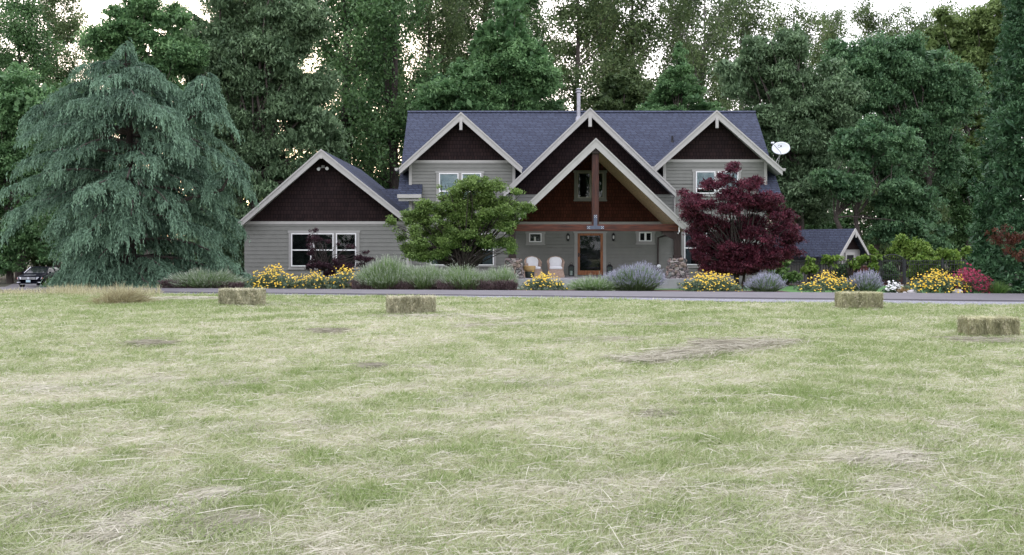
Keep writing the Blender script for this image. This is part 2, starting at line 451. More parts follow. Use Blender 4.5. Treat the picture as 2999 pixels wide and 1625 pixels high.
# upper right bay
window(YW, (2029, 2169, 497, 574), [(2037, 2094, 502, 567), (2101.5, 2161, 502, 567)], 552, back="half")
# lower right bay
window(YW, (1996, 2180, 668, 783), [(2003, 2060, 674, 776), (2066, 2120, 674, 776), (2126, 2174, 674, 776)], 726, back=["curtain_l", "dark_room", "dark_room"])
# porch upper window
window(YW - .06, (1681.6, 1775.6, 500, 588), [(1690, 1729, 505, 580), (1729, 1767, 505, 580)], None, frame="cream", casing="siding")  # darker siding colour on the casing paints in the porch shade
# two small porch windows
w1 = window(YW, (1541, 1595, 679, 717), [(1549.6, 1586, 682.6, 709)], None)
window(YW, (1863, 1917, 678, 715), [(1871, 1889.5, 679.6, 706.7), (1889.5, 1908, 679.6, 706.7)], None)
MB().lathe([(.045, 0), (.045, .2), (.01, .205)], (WX(1566.5, YW), YW - .068, WZ(705.5, YW)), 10).build("candle", M["candle"], w1)

# ---------------- front door
X = lambda p: WX(p, YW); Z = lambda p: WZ(p, YW)
dr = MB()
dr.box(X(1682), X(1691), YW - .07, YW, .05, Z(681)); dr.box(X(1766), X(1775), YW - .07, YW, .05, Z(681)); dr.box(X(1679), X(1778), YW - .075, YW, Z(683), Z(677.5))
door_frame = dr.build("door_frame", M["casing"], house)
a, b, t, c = X(1691.5), X(1765.5), Z(683.5), .09
gx0, gx1, gz0, gz1 = X(1698), X(1758.5), Z(792), Z(689.5)
mb = MB()
mb.box(a, gx0, YW - .06, YW - .021, c, t); mb.box(gx1, b, YW - .06, YW - .021, c, t)
mb.box(gx0, gx1, YW - .058, YW - .021, c, gz0); mb.box(gx0, gx1, YW - .058, YW - .021, gz1, t)
door = mb.build("door", M["door_wood"], house)
MB().box(gx0, gx1, YW - .045, YW - .04, gz0, gz1).build("glass", M["glass"], door)
MB().box(gx0, gx1, YW - .028, YW - .021, gz0, gz1).build("room", M["dark_room"], door)  # flat dark sheet painted as the unlit hall behind the door glass
hx = (a + gx0) / 2
MB().box(hx - .03, hx + .03, YW - .066, YW - .058, Z(752), Z(740)).tube([(hx, YW - .06, Z(744)), (hx, YW - .12, Z(744)), (hx + .1, YW - .12, Z(744))], .013, 6).build("handle", M["black_metal"], door)
MB().lathe([(.045, 0), (.05, .01), (.03, .03)], (0, 0, 0), 12).build("doorbell", M["black_metal"], house).matrix_local = Matrix.Translation(Vector((X(1676) - 3.7, -.02, Z(743)))) @ Matrix.Rotation(R(90), 4, "X")

# ---------------- wall lanterns
for px in (1663.3, 1795.7):
    x, z = X(px), Z(693.6)
    mb = MB()
    mb.box(x - .05, x + .05, YW - .03, YW - .018, z - .14, z + .12)
    mb.tube([(x, YW - .03, z + .1), (x, YW - .1, z + .17), (x, YW - .13, z + .15)], .012, 6)
    mb.lathe([(.012, .2), (.05, .15), (.085, .09), (.085, .075), (.07, .07)], (x, YW - .13, z), 10)
    mb.lathe([(.03, -.19), (.06, -.15), (.065, -.12), (.06, -.11)], (x, YW - .13, z), 10)
    for k in range(6):
        th = k * math.pi / 3
        mb.tube([(x + .062 * math.cos(th), YW - .13 + .062 * math.sin(th), z - .12), (x + .075 * math.cos(th), YW - .13 + .075 * math.sin(th), z + .08)], .006, 4)
    wl = mb.build("wall_lantern", M["black_metal"], house)
    MB().lathe([(.03, -.1), (.045, -.02), (.04, .05), (.02, .07)], (x, YW - .13, z), 10).build("lamp_glass", M["candle"], wl)

# ---------------- porch timber frame, piers, slab
MB().box(.05, 7.47, 42.78, 43.06, 2.16, 2.47).build("cross_beam", M["timber"], house, bevel=.015)
MB().box(3.58, 3.89, 42.79, 43.05, 2.47, 5.93).build("king_post", M["timber_v"], house, bevel=.015)
MB().box(3.55, 3.92, 42.7, 43.1, 5.62, 5.92).build("post_cap", M["dark_timber"], house, bevel=.02)
for x in (.02, 7.42):
    MB().box(x - .13, x + .13, 43.06, 46.66, 2.15, 2.44).build("side_beam", M["dark_timber"], house)
    MB().box(x - .145, x + .145, 42.79, 43.05, .98, 2.155).box(x - .18, x + .18, 42.75, 43.09, .95, 1.08).build("post", M["dark_timber"], house, bevel=.01)
MB().prism([(7.3, 42.85, 2.15), (6.75, 42.85, 2.15), (6.75, 42.85, 2.05), (7.3, 42.85, 1.75)], (0, .14, 0)).build("brace", M["dark_timber"], house)
# steel T strap with bolts
xb = 3.74
zt, zb_, zk = WZ(629, 42.8), WZ(661, 42.8), WZ(671, 42.8)
plate = MB().box(xb - .085, xb + .075, 42.765, 42.778, zb_, zt).box(xb - .39, xb + .38, 42.764, 42.777, zk, zb_).build("steel_bracket", M["steel"], house)
bm = MB()
for cx_, cz_ in ((xb - .005, zt - .07), (xb - .31, (zb_ + zk) / 2), (xb + .30, (zb_ + zk) / 2)):
    for dx, dz in ((-.04, -.04), (.04, -.04), (-.04, .04), (.04, .04), (0, 0)):
        bm.tube([(cx_ + dx, 42.766, cz_ + dz), (cx_ + dx, 42.745, cz_ + dz)], .017, 7)
bm.build("bolt", M["bolt"], plate)

def stone_pier(cx, cy, z0, z1, w0, w1):
    n = 14; V = []; Fc = []
    rng = random.Random(int(cx * 100) + 5)
    for k in range(n + 1):
        t = k / n; w = w0 + (w1 - w0) * t; z = z0 + (z1 - z0) * t
        for i in range(4 * n):
            s, u = divmod(i, n); u = u / n * 2 - 1
            x, y = [(u, -1), (1, u), (-u, 1), (-1, -u)][s]
            r = 1 + (rng.random() - .5) * .05
            V.append((cx + x * w * r, cy + y * w * r, z + (rng.random() - .5) * .02))
    for k in range(n):
        for i in range(4 * n):
            j = (i + 1) % (4 * n); Fc.append((k * 4 * n + i, k * 4 * n + j, (k + 1) * 4 * n + j, (k + 1) * 4 * n + i))
    Fc.append(tuple(n * 4 * n + i for i in range(4 * n)))
    nbase = len(Fc)
    # protruding field stones
    sb = MB(); sb.v = list(V); sb.f = list(Fc)
    for k in range(46):
        face = rng.randrange(3); u = rng.uniform(-.85, .85); t = rng.uniform(.03, .95); w = w0 + (w1 - w0) * t
        x, y = [(u, -1), (1, u), (-1, u)][face]
        c = np.array([cx + x * w, cy + y * w, z0 + (z1 - z0) * t])
        rr = np.array([rng.uniform(.06, .13), rng.uniform(.05, .1), rng.uniform(.045, .085)]); 
        if face: rr = rr[[1, 0, 2]]
        b0 = len(sb.v)
        for a_ in range(5):
            ph = math.pi * (a_ + .5) / 5
            for q in range(8):
                th = 2 * math.pi * q / 8
                sb.v.append(tuple(c + rr * np.array([math.sin(ph) * math.cos(th), math.sin(ph) * math.sin(th), math.cos(ph)]) * rng.uniform(.85, 1.1)))
        for a_ in range(4):
            for q in range(8):
                sb.f.append((b0 + a_ * 8 + q, b0 + a_ * 8 + (q + 1) % 8, b0 + a_ * 8 + 8 + (q + 1) % 8, b0 + a_ * 8 + 8 + q))
        sb.f.append(tuple(b0 + q for q in range(8))); sb.f.append(tuple(b0 + 32 + q for q in range(8)))
    p = sb.build("stone_pier", [M["stone"], M["stone2"]], house)
    mi = np.zeros(len(sb.f), np.int32); mi[nbase:] = 1
    p.data.polygons.foreach_set("material_index", mi); p.data.polygons.foreach_set("use_smooth", mi.astype(bool))

def island_mat(name, stops, rough=.8):
    m, nt, b = new_mat(name)
    g = N(nt, "ShaderNodeNewGeometry"); r = ramp(nt, stops)
    nt.links.new(g.outputs["Random Per Island"], r.inputs[0])
    no = N(nt, "ShaderNodeTexNoise"); no.inputs["Scale"].default_value = 14; no.inputs["Detail"].default_value = 6
    tc = N(nt, "ShaderNodeTexCoord"); nt.links.new(tc.outputs["Object"], no.inputs["Vector"])
    r2 = ramp(nt, [(.3, (.7, .7, .7)), (.7, (1, 1, 1))]); nt.links.new(no.outputs["Fac"], r2.inputs[0])
    mx = N(nt, "ShaderNodeMix", data_type="RGBA", blend_type="MULTIPLY"); mx.inputs[0].default_value = 1
    nt.links.new(r.outputs[0], mx.inputs[6]); nt.links.new(r2.outputs[0], mx.inputs[7]); nt.links.new(mx.outputs[2], b.inputs["Base Color"])
    b.inputs["Roughness"].default_value = rough
    return m
M["stone2"] = island_mat("field_stone", [(0, (.10, .10, .11)), (.25, (.27, .2, .2)), (.5, (.17, .18, .17)), (.75, (.33, .23, .19)), (1, (.38, .34, .33))])
stone_pier(.06, 42.92, .05, .95, .43, .30)
stone_pier(7.42, 42.92, .05, .95, .47, .32)
MB().box(-.75, 8.15, 42.1, 46.69, -.55, .05).build("porch_slab", M["concrete"], house, bevel=.02)

# ---------------- flue, vent, floodlight
x, y = WX(1694.5, 50.75), 50.75
mb = MB()
mb.lathe([(.10, 7.9), (.10, 8.9), (.11, 8.905), (.11, 8.95), (.10, 8.955), (.10, 9.62), (.18, 9.64), (.18, 9.68), (.115, 9.69), (.115, 9.76), (.17, 9.77), (.18, 9.80), (.05, 9.87)], (x, y, 0), 18)
mb.lathe([(.2, 8.1), (.16, 8.32), (.12, 8.36)], (x, y, 0), 18)
mb.build("flue_pipe", M["flue"], house, smooth=False)
y = 49.3; x = WX(1969, y)
MB().lathe([(.05, rz(y) - .1), (.05, rz(y) + .28)], (x, y, 0), 10).lathe([(.1, rz(y) - .1), (.07, rz(y) + .04)], (x, y, 0), 10).build("vent_pipe", M["black_metal"], house)
x, y, z = WX(947, 46.4), 46.33, WZ(493, 46.4)
fl = MB().box(x - .07, x + .07, y - .02, y + .07, z + .02, z + .14).tube([(x - .03, y, z + .05), (x - .13, y - .1, z)], .018, 6).tube([(x + .03, y, z + .05), (x + .16, y - .1, z + .02)], .018, 6).build("floodlight", M["casing"], house)
for dx, dz in ((-.16, -.03), (.2, 0)):
    MB().tube([(x + dx, y - .08, z + dz + .03), (x + dx * 1.15, y - .2, z + dz - .03)], [.045, .085], 10).build("lamp_head", M["white"], fl)

# ---------------- satellite dish (bolted to the roof edge)
def dish():
    d = 47.3
    c = PT(2287, 436, d)
    n = unit(np.array([-.22, -.88, .42])); u = unit(np.cross(n, [0, 0, 1.0])); v = np.cross(u, n)
    mb = MB(); rings = 6; seg = 28; b = 0
    for side in (0, 1):
        for i in range(rings + 1):
            rr = i / rings
            for k in range(seg):
                th = 2 * math.pi * k / seg
                p = c + u * .44 * rr * math.cos(th) + v * .36 * rr * math.sin(th) + n * (.09 * rr * rr - .025 * side)
                mb.v.append(tuple(p))
        o = side * (rings + 1) * seg
        for i in range(rings):
            for k in range(seg):
                q = (o + i * seg + k, o + i * seg + (k + 1) % seg, o + (i + 1) * seg + (k + 1) % seg, o + (i + 1) * seg + k)
                mb.f.append(q if not side else q[::-1])
    o = (rings + 1) * seg; e = rings * seg
    for k in range(seg): mb.f.append((e + k, e + (k + 1) % seg, o + e + (k + 1) % seg, o + e + k))
    dsh = mb.build("satellite_dish", M["dish"], house, smooth=True)
    arm = MB()
    lnb = PT(2264, 432, d) + n * .42
    low = c - v * .30 + n * .05
    arm.tube([low - n * .08, low + n * .1, lnb - np.array([0, 0, .03])], .018, 6)
    foot = np.array([WX(2272, d), d, WZ(476, d)])
    arm.tube([c - n * .05, c - n * .14 - v * .18, foot + np.array([.06, 0, .12]), foot], .024, 8)
    arm.tube([c - n * .1 - v * .1, foot + np.array([.14, .1, -.08])], .013, 6)
    arm.build("mast", M["casing"], dsh)
    MB().tube([lnb - n * .02, lnb + u * -.0 + n * .07], [.045, .05], 10).tube([lnb + u * .07 - n * .02, lnb + u * .07 + n * .06], [.035, .04], 10).build("receiver", M["dish"], dsh)
    # the dark mark on the reflector: a crescent with a dot
    lg = MB(); pts = []
    cc = c + u * .06 + v * .14
    for k in range(13): th = R(-100 + k * 200 / 12); pts.append((.085 * math.cos(th), .075 * math.sin(th)))
    for k in range(13): th = R(100 - k * 200 / 12); pts.append((.025 + .05 * math.cos(th), .045 * math.sin(th)))
    f = lambda p: tuple(cc + u * p[0] + v * p[1] + n * (.09 * (((p[0] + .06) / .44) ** 2 + ((p[1] + .14) / .36) ** 2) + .006))
    for k in range(12):
        lg.quad(f(pts[k]), f(pts[k + 1]), f(pts[24 - k]), f(pts[25 - k]))
    lg.quad(f((-.10, .05)), f((-.04, .05)), f((-.03, -.05)), f((-.10, -.03)))
    lg.build("emblem", M["black_metal"], dsh)
dish()

# ------------------------------------------------------------------ SHED beyond the fence
GZ_SHED = -.7
shed = empty("garden_shed", (18.65, 52.0, GZ_SHED), R(-54.0), "small garden shed with steep blue-grey roof beyond the vine covered fence", "shed")
# local: ridge along -x .. +x, gable on the +x end
L, HW, HR, HE = 5.2, 1.30, 3.15, 1.76
m_s = (HR - HE) / HW
mb = MB()
mb.box(-L + .3, -.35, -HW + .3, HW - .3, 0, HE + .25)
for e in [i * .16 for i in range(13)]:
    mb.quad((-L + .3, -HW + .28, e), (-.35, -HW + .28, e), (-.35, -HW + .297, e + .16), (-L + .3, -HW + .297, e + .16))
mb.build("wall", pmat("shed_siding", (.30, .29, .28), .7, .08, 4), shed, local=True)
mb = MB(); mb.prism([(-.36, -HW + .3, HE + .25), (-.36, HW - .3, HE + .25), (-.36, 0, HR - .15)], (.04, 0, 0))
mb.build("gable_shingles", M["gable"], shed, local=True)
mb = MB()
mb.prism([(-L, 0, HR), (0, 0, HR), (0, -HW - .15, HE - .15 * m_s), (-L, -HW - .15, HE - .15 * m_s)], (0, .04, -.12))
mb.prism([(-L, .01, HR), (-L, HW + .15, HE - .15 * m_s), (0, HW + .15, HE - .15 * m_s), (0, .01, HR)], (0, -.04, -.12))
mb.build("roof", M["roof"], shed, local=True)
for s in (-1, 1):
    ye = s * (HW + .15); ze = HE - .15 * m_s
    MB().prism([(0, 0, HR + .01), (0, ye, ze + .01), (0, ye, ze - .2), (0, 0, HR - .24)], (.05, 0, 0)).build("barge_board", M["trim"], shed, local=True)
MB().box(.05, .09, -.04, .04, HR - .5, HR - .2).build("gable_post", M["trim"], shed, local=True)
MB().box(-L, 0, -HW - .24, -HW - .15, HE - .33, HE - .2).build("gutter", M["black_metal"], shed, local=True)
w = MB().box(-.33, -.29, -.42, .42, .75, 1.85).build("window", M["trim"], shed, local=True)
MB().box(-.295, -.285, -.3, .3, .85, 1.7).build("pane", M["dark_room"], w, local=True)  # dark paint stands in for the unlit shed interior
# ------------------------------------------------------------------ PORCH FURNITURE
def wicker_chair(name, loc, rz, label):
    r = empty(name, loc, rz, label, "armchair", "wicker armchairs on the porch")
    # shell: U-shaped wall, arms low in front, high at the back; front is -y
    def ring(t, z, k=1.0):
        # t from 0 (front left) to 1 (front right), U shape
        a = R(-38 + 256 * t)
        return np.array([-.37 * k * math.cos(a), .05 + .36 * k * math.sin(a), z])
    n = 30
    for nm, z0, top in (("shell", .36, True),):
        mb = MB(); V = []
        for side, off in ((0, 0.0), (1, .05)):
            for i in range(n + 1):
                t = i / n; h = .60 + .33 * max(0, math.sin(math.pi * t)) ** 1.6
                for q in range(5):
                    z = z0 + (h - z0) * q / 4
                    p = ring(t, z, 1.0 + .10 * (q / 4) - off / .37); V.append(tuple(p))
        mb.v = V; s = (n + 1) * 5
        for o, fl in ((0, 0), (s, 1)):
            for i in range(n):
                for q in range(4):
                    f = (o + i * 5 + q, o + (i + 1) * 5 + q, o + (i + 1) * 5 + q + 1, o + i * 5 + q + 1)
                    mb.f.append(f[::-1] if fl else f)
        for i in range(n): mb.f.append((i * 5 + 4, (i + 1) * 5 + 4, s + (i + 1) * 5 + 4, s + i * 5 + 4))
        mb.f.append((0, 1, 2, 3, 4, s + 4, s + 3, s + 2, s + 1, s))
        e = n * 5; mb.f.append((e, e + 1, e + 2, e + 3, e + 4, s + e + 4, s + e + 3, s + e + 2, s + e + 1, s + e))
        sh = mb.build("wicker_shell", M["wicker"], r, local=True)
        pts = [ring(i / n, .605 + .33 * max(0, math.sin(math.pi * i / n)) ** 1.6, 1.03) for i in range(n + 1)]
        MB().tube(pts, .035, 8).build("rolled_rim", M["wicker"], r, local=True, smooth=True)
    mb = MB()
    mb.v = [(-.40, -.36, 0), (.40, -.36, 0), (.40, .38, 0), (-.40, .38, 0), (-.33, -.30, .37), (.33, -.30, .37), (.33, .33, .37), (-.33, .33, .37)]
    mb.f = [(0, 3, 2, 1), (4, 5, 6, 7), (0, 1, 5, 4), (1, 2, 6, 5), (2, 3, 7, 6), (3, 0, 4, 7)]
    sk = mb.build("skirt", M["wicker"], r, local=True)
    rb = MB()
    for i in range(15):
        x = -.37 + .74 * i / 14
        rb.tube([(x * 1.06, -.366, .01), (x * .87, -.306, .36)], .011, 5)
    rb.build("reed", M["wicker"], sk, local=True)
    o = MB().box(-.29, .29, -.32, .26, .375, .50).build("seat_cushion", M["cushion"], r, local=True, smooth=True)
    bv = o.modifiers.new("bevel", "BEVEL"); bv.width = .05; bv.segments = 4
    mb = MB(); pts = [(-.27, .46), (.27, .46), (.30, .78), (.22, .90), (0, .95), (-.22, .90), (-.30, .78)]
    mb.prism([(x, .13 + (z - .46) * .22, z) for x, z in pts], (0, .13, 0))
    o = mb.build("back_cushion", M["cushion"], r, local=True, smooth=True)
    bv = o.modifiers.new("bevel", "BEVEL"); bv.width = .04; bv.segments = 4
    return r
D1 = 44.3
wicker_chair("wicker_armchair", (WX(1562, D1), D1, .05), R(12), "wicker armchair with white cushions next to the stone pier, half behind the tan planter")
wicker_chair("wicker_armchair", (WX(1627.5, D1), D1, .05), R(0), "fully visible wicker armchair with white cushions between the other armchair and the lantern")

pl = empty("planter", (WX(1551, 43.2), 43.2, .05), 0, "round tan clay planter on dark pot in front of the wicker armchair", "planter")
MB().lathe([(.13, 0), (.19, .02), (.22, .26), (.20, .30)], n=20).build("base_pot", M["pot_dark"], pl, local=True, smooth=True)
MB().lathe([(.19, .29), (.25, .33), (.285, .44), (.27, .52), (.275, .55), (.25, .55), (.24, .50)], n=22).build("bowl", M["tan_pot"], pl, local=True, smooth=True)

def floor_lantern(x, y, label):
    r = empty("floor_lantern", (x, y, .05), 0, label, "lantern", "dark floor lanterns beside the door")
    mb = MB(); mb.box(-.13, .13, -.13, .13, 0, .05)
    for sx in (-1, 1):
        for sy in (-1, 1): mb.box(sx * .12 - .015, sx * .12 + .015, sy * .12 - .015, sy * .12 + .015, .05, .46)
    mb.box(-.145, .145, -.145, .145, .46, .48)
    mb.v += [(-.145, -.145, .48), (.145, -.145, .48), (.145, .145, .48), (-.145, .145, .48), (-.05, -.05, .57), (.05, -.05, .57), (.05, .05, .57), (-.05, .05, .57)]
    n = len(mb.v) - 8
    mb.f += [tuple(n + i for i in q) for q in ((0, 1, 5, 4), (1, 2, 6, 5), (2, 3, 7, 6), (3, 0, 4, 7), (4, 5, 6, 7))]
    mb.build("lantern_frame", M["black_metal"], r, local=True)
    MB().tube([(-.05, 0, .57), (-.06, 0, .62), (0, 0, .66), (.06, 0, .62), (.05, 0, .57)], .01, 6).build("handle", M["black_metal"], r, local=True)
    MB().lathe([(.05, .05), (.05, .25), (.01, .255)], n=12).build("candle", M["candle"], r, local=True)
    MB().box(-.115, .115, -.118, -.114, .05, .46).box(-.115, .115, .114, .118, .05, .46).build("glass", M["glass"], r, local=True)
floor_lantern(WX(1673, 45.8), 45.8, "dark metal candle lantern on the porch floor left of the door")
floor_lantern(WX(1785, 45.6), 45.6, "dark metal candle lantern right of the door, mostly hidden by lavender")
gl = empty("glass_globe", (WX(1929.5, 43.6), 43.6, .05), 0, "small pale glass globe on a thin stand near the right stone pier", "garden globe")
MB().lathe([(.08, 0), (.08, .02), (.012, .03), (.012, .42), (.05, .44)], n=12).build("stand", M["black_metal"], gl, local=True)
MB().lathe([(.095 * math.sin(math.pi * k / 10) + .001, .52 - .095 * math.cos(math.pi * k / 10)) for k in range(11)], n=16).build("globe", M["dish"], gl, local=True, smooth=True)

# ------------------------------------------------------------------ CAR at the far left
M["car_paint"] = pmat("dark_navy_car_paint", (.005, .006, .012), .45, .05, 3, spec=.06)
M["chrome"] = pmat("chrome", (.72, .73, .78), .18, .05, 6, metallic=.6)
M["headlight"] = pmat("clear_headlight", (.6, .62, .68), .15, .1, 12, spec=.8)
M["tyre"] = pmat("tyre_rubber", (.015, .015, .016), .85, .2, 10)
M["plate"] = pmat("pale_plate", (.42, .56, .62), .6, .05, 6)
M["car_glass"] = pmat("dark_car_glass", (.01, .012, .015), .06, .05, 4, spec=.8)
M["amber"] = pmat("amber_lens", (.4, .05, .02), .3, .1, 8)
def car(loc, rz, label):
    r = empty("parked_car", loc, rz, label, "car")
    # local: front toward -y ; y 0 = front bumper ; half width .92
    prof = [(0.02, .32), (0.0, .55), (.05, .78), (.25, .90), (1.05, 1.02), (1.25, 1.05)]        # hood profile (y, z)
    st = [  # (y, half width low, half width at belt, z low, z belt)
        (-.02, .70, .68, .30, .62), (.12, .86, .82, .24, .80), (.35, .92, .86, .22, .90), (.9, .94, .88, .22, .99), (1.3, .94, .88, .22, 1.03),
        (2.2, .94, .89, .22, 1.05), (3.3, .94, .89, .22, 1.06), (4.1, .93, .86, .24, 1.06), (4.6, .86, .80, .30, .98), (4.72, .80, .74, .36, .80)]
    mb = MB(); m = 10
    for y, wl, wb, zl, zb in st:
        pts = [(-wl * .9, zl), (-wl, zl + .12), (-wl, (zl + zb) / 2), (-wb, zb - .05), (-wb * .85, zb), (wb * .85, zb), (wb, zb - .05), (wl, (zl + zb) / 2), (wl, zl + .12), (wl * .9, zl)]
        mb.v += [(x, y, z + (.03 if i in (4, 5) else 0)) for i, (x, z) in enumerate(pts)]
    for i in range(len(st) - 1):
        for k in range(m):
            a = i * m + k; b = i * m + (k + 1) % m
            mb.f.append((a, b, b + m, a + m))
    mb.f.append(tuple(range(m))); e = (len(st) - 1) * m; mb.f.append(tuple(e + k for k in reversed(range(m))))
    mb.build("body", M["car_paint"], r, local=True, smooth=True)
    cab = [(1.22, .80, 1.03), (1.95, .64, 1.46), (2.4, .62, 1.50), (3.6, .62, 1.48), (4.35, .74, 1.04)]
    gl = MB()
    gl.v = []
    for y, w, z in cab: gl.v += [(-w, y, z), (w, y, z)]
    nb = len(gl.v)
    gl.f = [(0, 1, 3, 2), (6, 7, 9, 8)]
    gl.v += [(-.86, 1.3, 1.03), (.86, 1.3, 1.03), (-.84, 4.2, 1.05), (.84, 4.2, 1.05)]
    gl.f += [(nb, 2, 4, 6, nb + 2), (nb + 1, nb + 3, 7, 5, 3)]
    gl.build("windscreen", M["car_glass"], r, local=True)
    rf = MB()
    rf.quad((-.65, 1.93, 1.455), (.65, 1.93, 1.455), (.63, 2.4, 1.51), (-.63, 2.4, 1.51)); rf.quad((-.63, 2.4, 1.51), (.63, 2.4, 1.51), (.63, 3.6, 1.49), (-.63, 3.6, 1.49))
    for s in (-1, 1):
        rf.tube([(s * .82, 1.22, 1.04), (s * .65, 1.95, 1.47)], .035, 6); rf.tube([(s * .66, 2.0, 1.48), (s * .64, 3.6, 1.49), (s * .80, 4.3, 1.06)], .035, 6)
        rf.tube([(s * .66, 2.8, 1.48), (s * .86, 2.85, 1.05)], .03, 6)
    rf.build("roof", M["car_paint"], r, local=True)
    MB().tube([(-.83, 1.20, 1.06), (-.655, 1.93, 1.49)], .03, 6).build("pillar_trim", M["chrome"], r, local=True)
    # front: grille, badge, headlights, plate, fog lamps, lower strip
    MB().box(-.52, .52, -.07, .1, .60, .76).build("grille", M["black_metal"], r, local=True)
    g = MB()
    for z in (.62, .665, .71, .755): g.box(-.53, .53, -.085, -.06, z - .012, z + .014)
    gr = g.build("grille_bar", M["chrome"], r, local=True)
    bdg = MB().tube([(0, -.085, .69), (0, -.10, .69)], .085, 20).build("badge", M["headlight"], r, local=True)
    ring = MB()
    ring.tube([(.08 * math.cos(2 * math.pi * k / 20), -.103, .69 + .08 * math.sin(2 * math.pi * k / 20)) for k in range(21)], .009, 5)
    ring.tube([(-.045, -.104, .745), (-.02, -.104, .70), (0, -.104, .735), (.02, -.104, .70), (.045, -.104, .745)], .008, 5)
    ring.tube([(-.065, -.104, .70), (-.028, -.104, .625), (0, -.104, .68), (.028, -.104, .625), (.065, -.104, .70)], .008, 5)
    ring.build("emblem", M["chrome"], bdg, local=True)
    for s in (-1, 1):
        mb = MB(); mb.prism([(s * .56, -.06, .60), (s * .86, .12, .62), (s * .88, .2, .78), (s * .56, 0, .78)], (0, .1, 0))
        mb.build("headlight", M["headlight"], r, local=True)
        MB().box(*(sorted((s * .885, s * .93))), .18, .32, .64, .74).build("indicator", M["amber"], r, local=True)
        MB().box(*(sorted((s * .60, s * .86))), -.02, .1, .36, .43).build("fog_lamp", M["headlight"], r, local=True)
        mm = MB().box(*(sorted((s * .92, s * 1.08))), 1.35, 1.45, 1.02, 1.15).build("mirror", M["car_paint"], r, local=True, bevel=.02)
        for y in (.85, 3.75):
            t = MB().tube([(s * .72, y, .32), (s * .93, y, .32)], .32, 22).build("wheel", M["tyre"], r, local=True)
            MB().tube([(s * .9, y, .32), (s * .94, y, .32)], .2, 14).build("rim", M["chrome"], t, local=True)
    MB().box(-.60, .60, -.04, .02, .24, .275).build("lower_trim", M["chrome"], r, local=True)
    MB().box(-.16, .16, -.10, -.07, .40, .57).build("number_plate", M["plate"], r, local=True)
    MB().quad((-.45, .2, .915), (.45, .2, .915), (.4, .3, .945), (-.4, .3, .945)).build("hood_edge", M["chrome"], r, local=True)
    return r
car((WX(84, 71.5), 71.5, WZ(842, 71.5)), R(4), "dark car parked on the driveway, its front showing under the blue cedar")

# ------------------------------------------------------------------ METAL FENCE with arched gate
FD = 46.0; FZ0, FZ1 = -.37, .80
def fence_panel(x0, x1, label, first=False):
    r = empty("metal_fence", ((x0 + x1) / 2, FD, FZ0), 0, label, "fence", "panels of the dark garden fence")
    h = FZ1 - FZ0
    MB().box(x0, x1, FD - .02, FD + .02, FZ1 - .035, FZ1).box(x0, x1, FD - .018, FD + .018, FZ1 - .2, FZ1 - .17).box(x0, x1, FD - .018, FD + .018, FZ0 + .1, FZ0 + .13).build("rail", M["fence_metal"], r)
    mb = MB(); n = max(2, round((x1 - x0) / .125))
    for k in range(n):
        x = x0 + (x1 - x0) * (k + .5) / n; mb.box(x - .011, x + .011, FD - .011, FD + .011, FZ0 + .03, FZ1 - .034)
    mb.build("picket", M["fence_metal"], r)
    for x in ((x0,) if not first else (x0, x1)):
        MB().box(x - .035, x + .035, FD - .034, FD + .034, FZ0 - .15, FZ1 + .06).box(x - .045, x + .045, FD - .044, FD + .044, FZ1 + .06, FZ1 + .085).build("post", M["fence_metal"], r)
gx0, gx1 = WX(2577, FD), WX(2649, FD)
xs = [WX(2290, FD), WX(2400, FD), WX(2490, FD), gx0]
fence_panel(xs[0], xs[1], "dark metal fence panel nearest the house corner, beside the red maple")
fence_panel(xs[1], xs[2], "dark metal fence panel in front of the shed wall")
fence_panel(xs[2], xs[3], "dark metal fence panel just left of the arched gate", True)
fence_panel(gx1, WX(2760, FD), "dark metal fence panel just right of the arched gate")
fence_panel(WX(2760, FD), WX(2885, FD), "dark metal fence panel behind the red flowers at the right", True)
gate = empty("arched_gate", ((gx0 + gx1) / 2, FD, FZ0), 0, "dark metal garden gate with an arched top between the fence panels", "gate")
def gtop(x): u = (x - gx0) / (gx1 - gx0) * 2 - 1; return FZ1 + .06 + .23 * (1 - u * u)
mb = MB()
mb.tube([(gx0 + .07 + (gx1 - gx0 - .14) * k / 16, FD - .03, gtop(gx0 + .07 + (gx1 - gx0 - .14) * k / 16)) for k in range(17)], .022, 6)
for z in (FZ0 + .12, FZ0 + .48, FZ1 - .02): mb.box(gx0 + .07, gx1 - .07, FD - .045, FD - .015, z - .018, z + .018)
for x in (gx0 + .085, gx1 - .085): mb.box(x - .022, x + .022, FD - .05, FD - .01, FZ0 + .05, FZ1 + .1)
mb.build("gate_frame", M["fence_metal"], gate)
mb = MB()
for k in range(1, 10):
    x = gx0 + .085 + (gx1 - gx0 - .17) * k / 10; mb.box(x - .01, x + .01, FD - .04, FD - .02, FZ0 + .12, gtop(x))
mb.build("picket", M["fence_metal"], gate)
MB().box(gx0 + .12, gx0 + .19, FD - .07, FD - .04, .15, .3).build("latch", M["black_metal"], gate)
M["brick_red"] = pmat("red_brown_planter_boards", (.12, .045, .035), .8, .3, 5, bump=.2)
for i, (px0, px1, d, z1, lab) in enumerate(((2500, 2566, 48.2, .45, "tall red-brown planter box behind the fence left of the arched gate"), (2585, 2645, 48.6, -.03, "low red-brown planter box behind the arched gate"))):
    r = empty("planter_box", (WX((px0 + px1) / 2, d), d, -.5), 0, lab, "planter box")
    x0, x1 = WX(px0, d), WX(px1, d)
    for k in range(3):
        z0 = -.5 + (z1 + .5) * k / 3
        MB().box(x0, x1, d - .3, d + .3, z0 + .006, z0 + (z1 + .5) / 3).build("board", M["brick_red"], r)
    MB().box(x0 - .03, x1 + .03, d - .33, d + .33, z1 + .001, z1 + .04).build("rim", M["brick_red"], r)
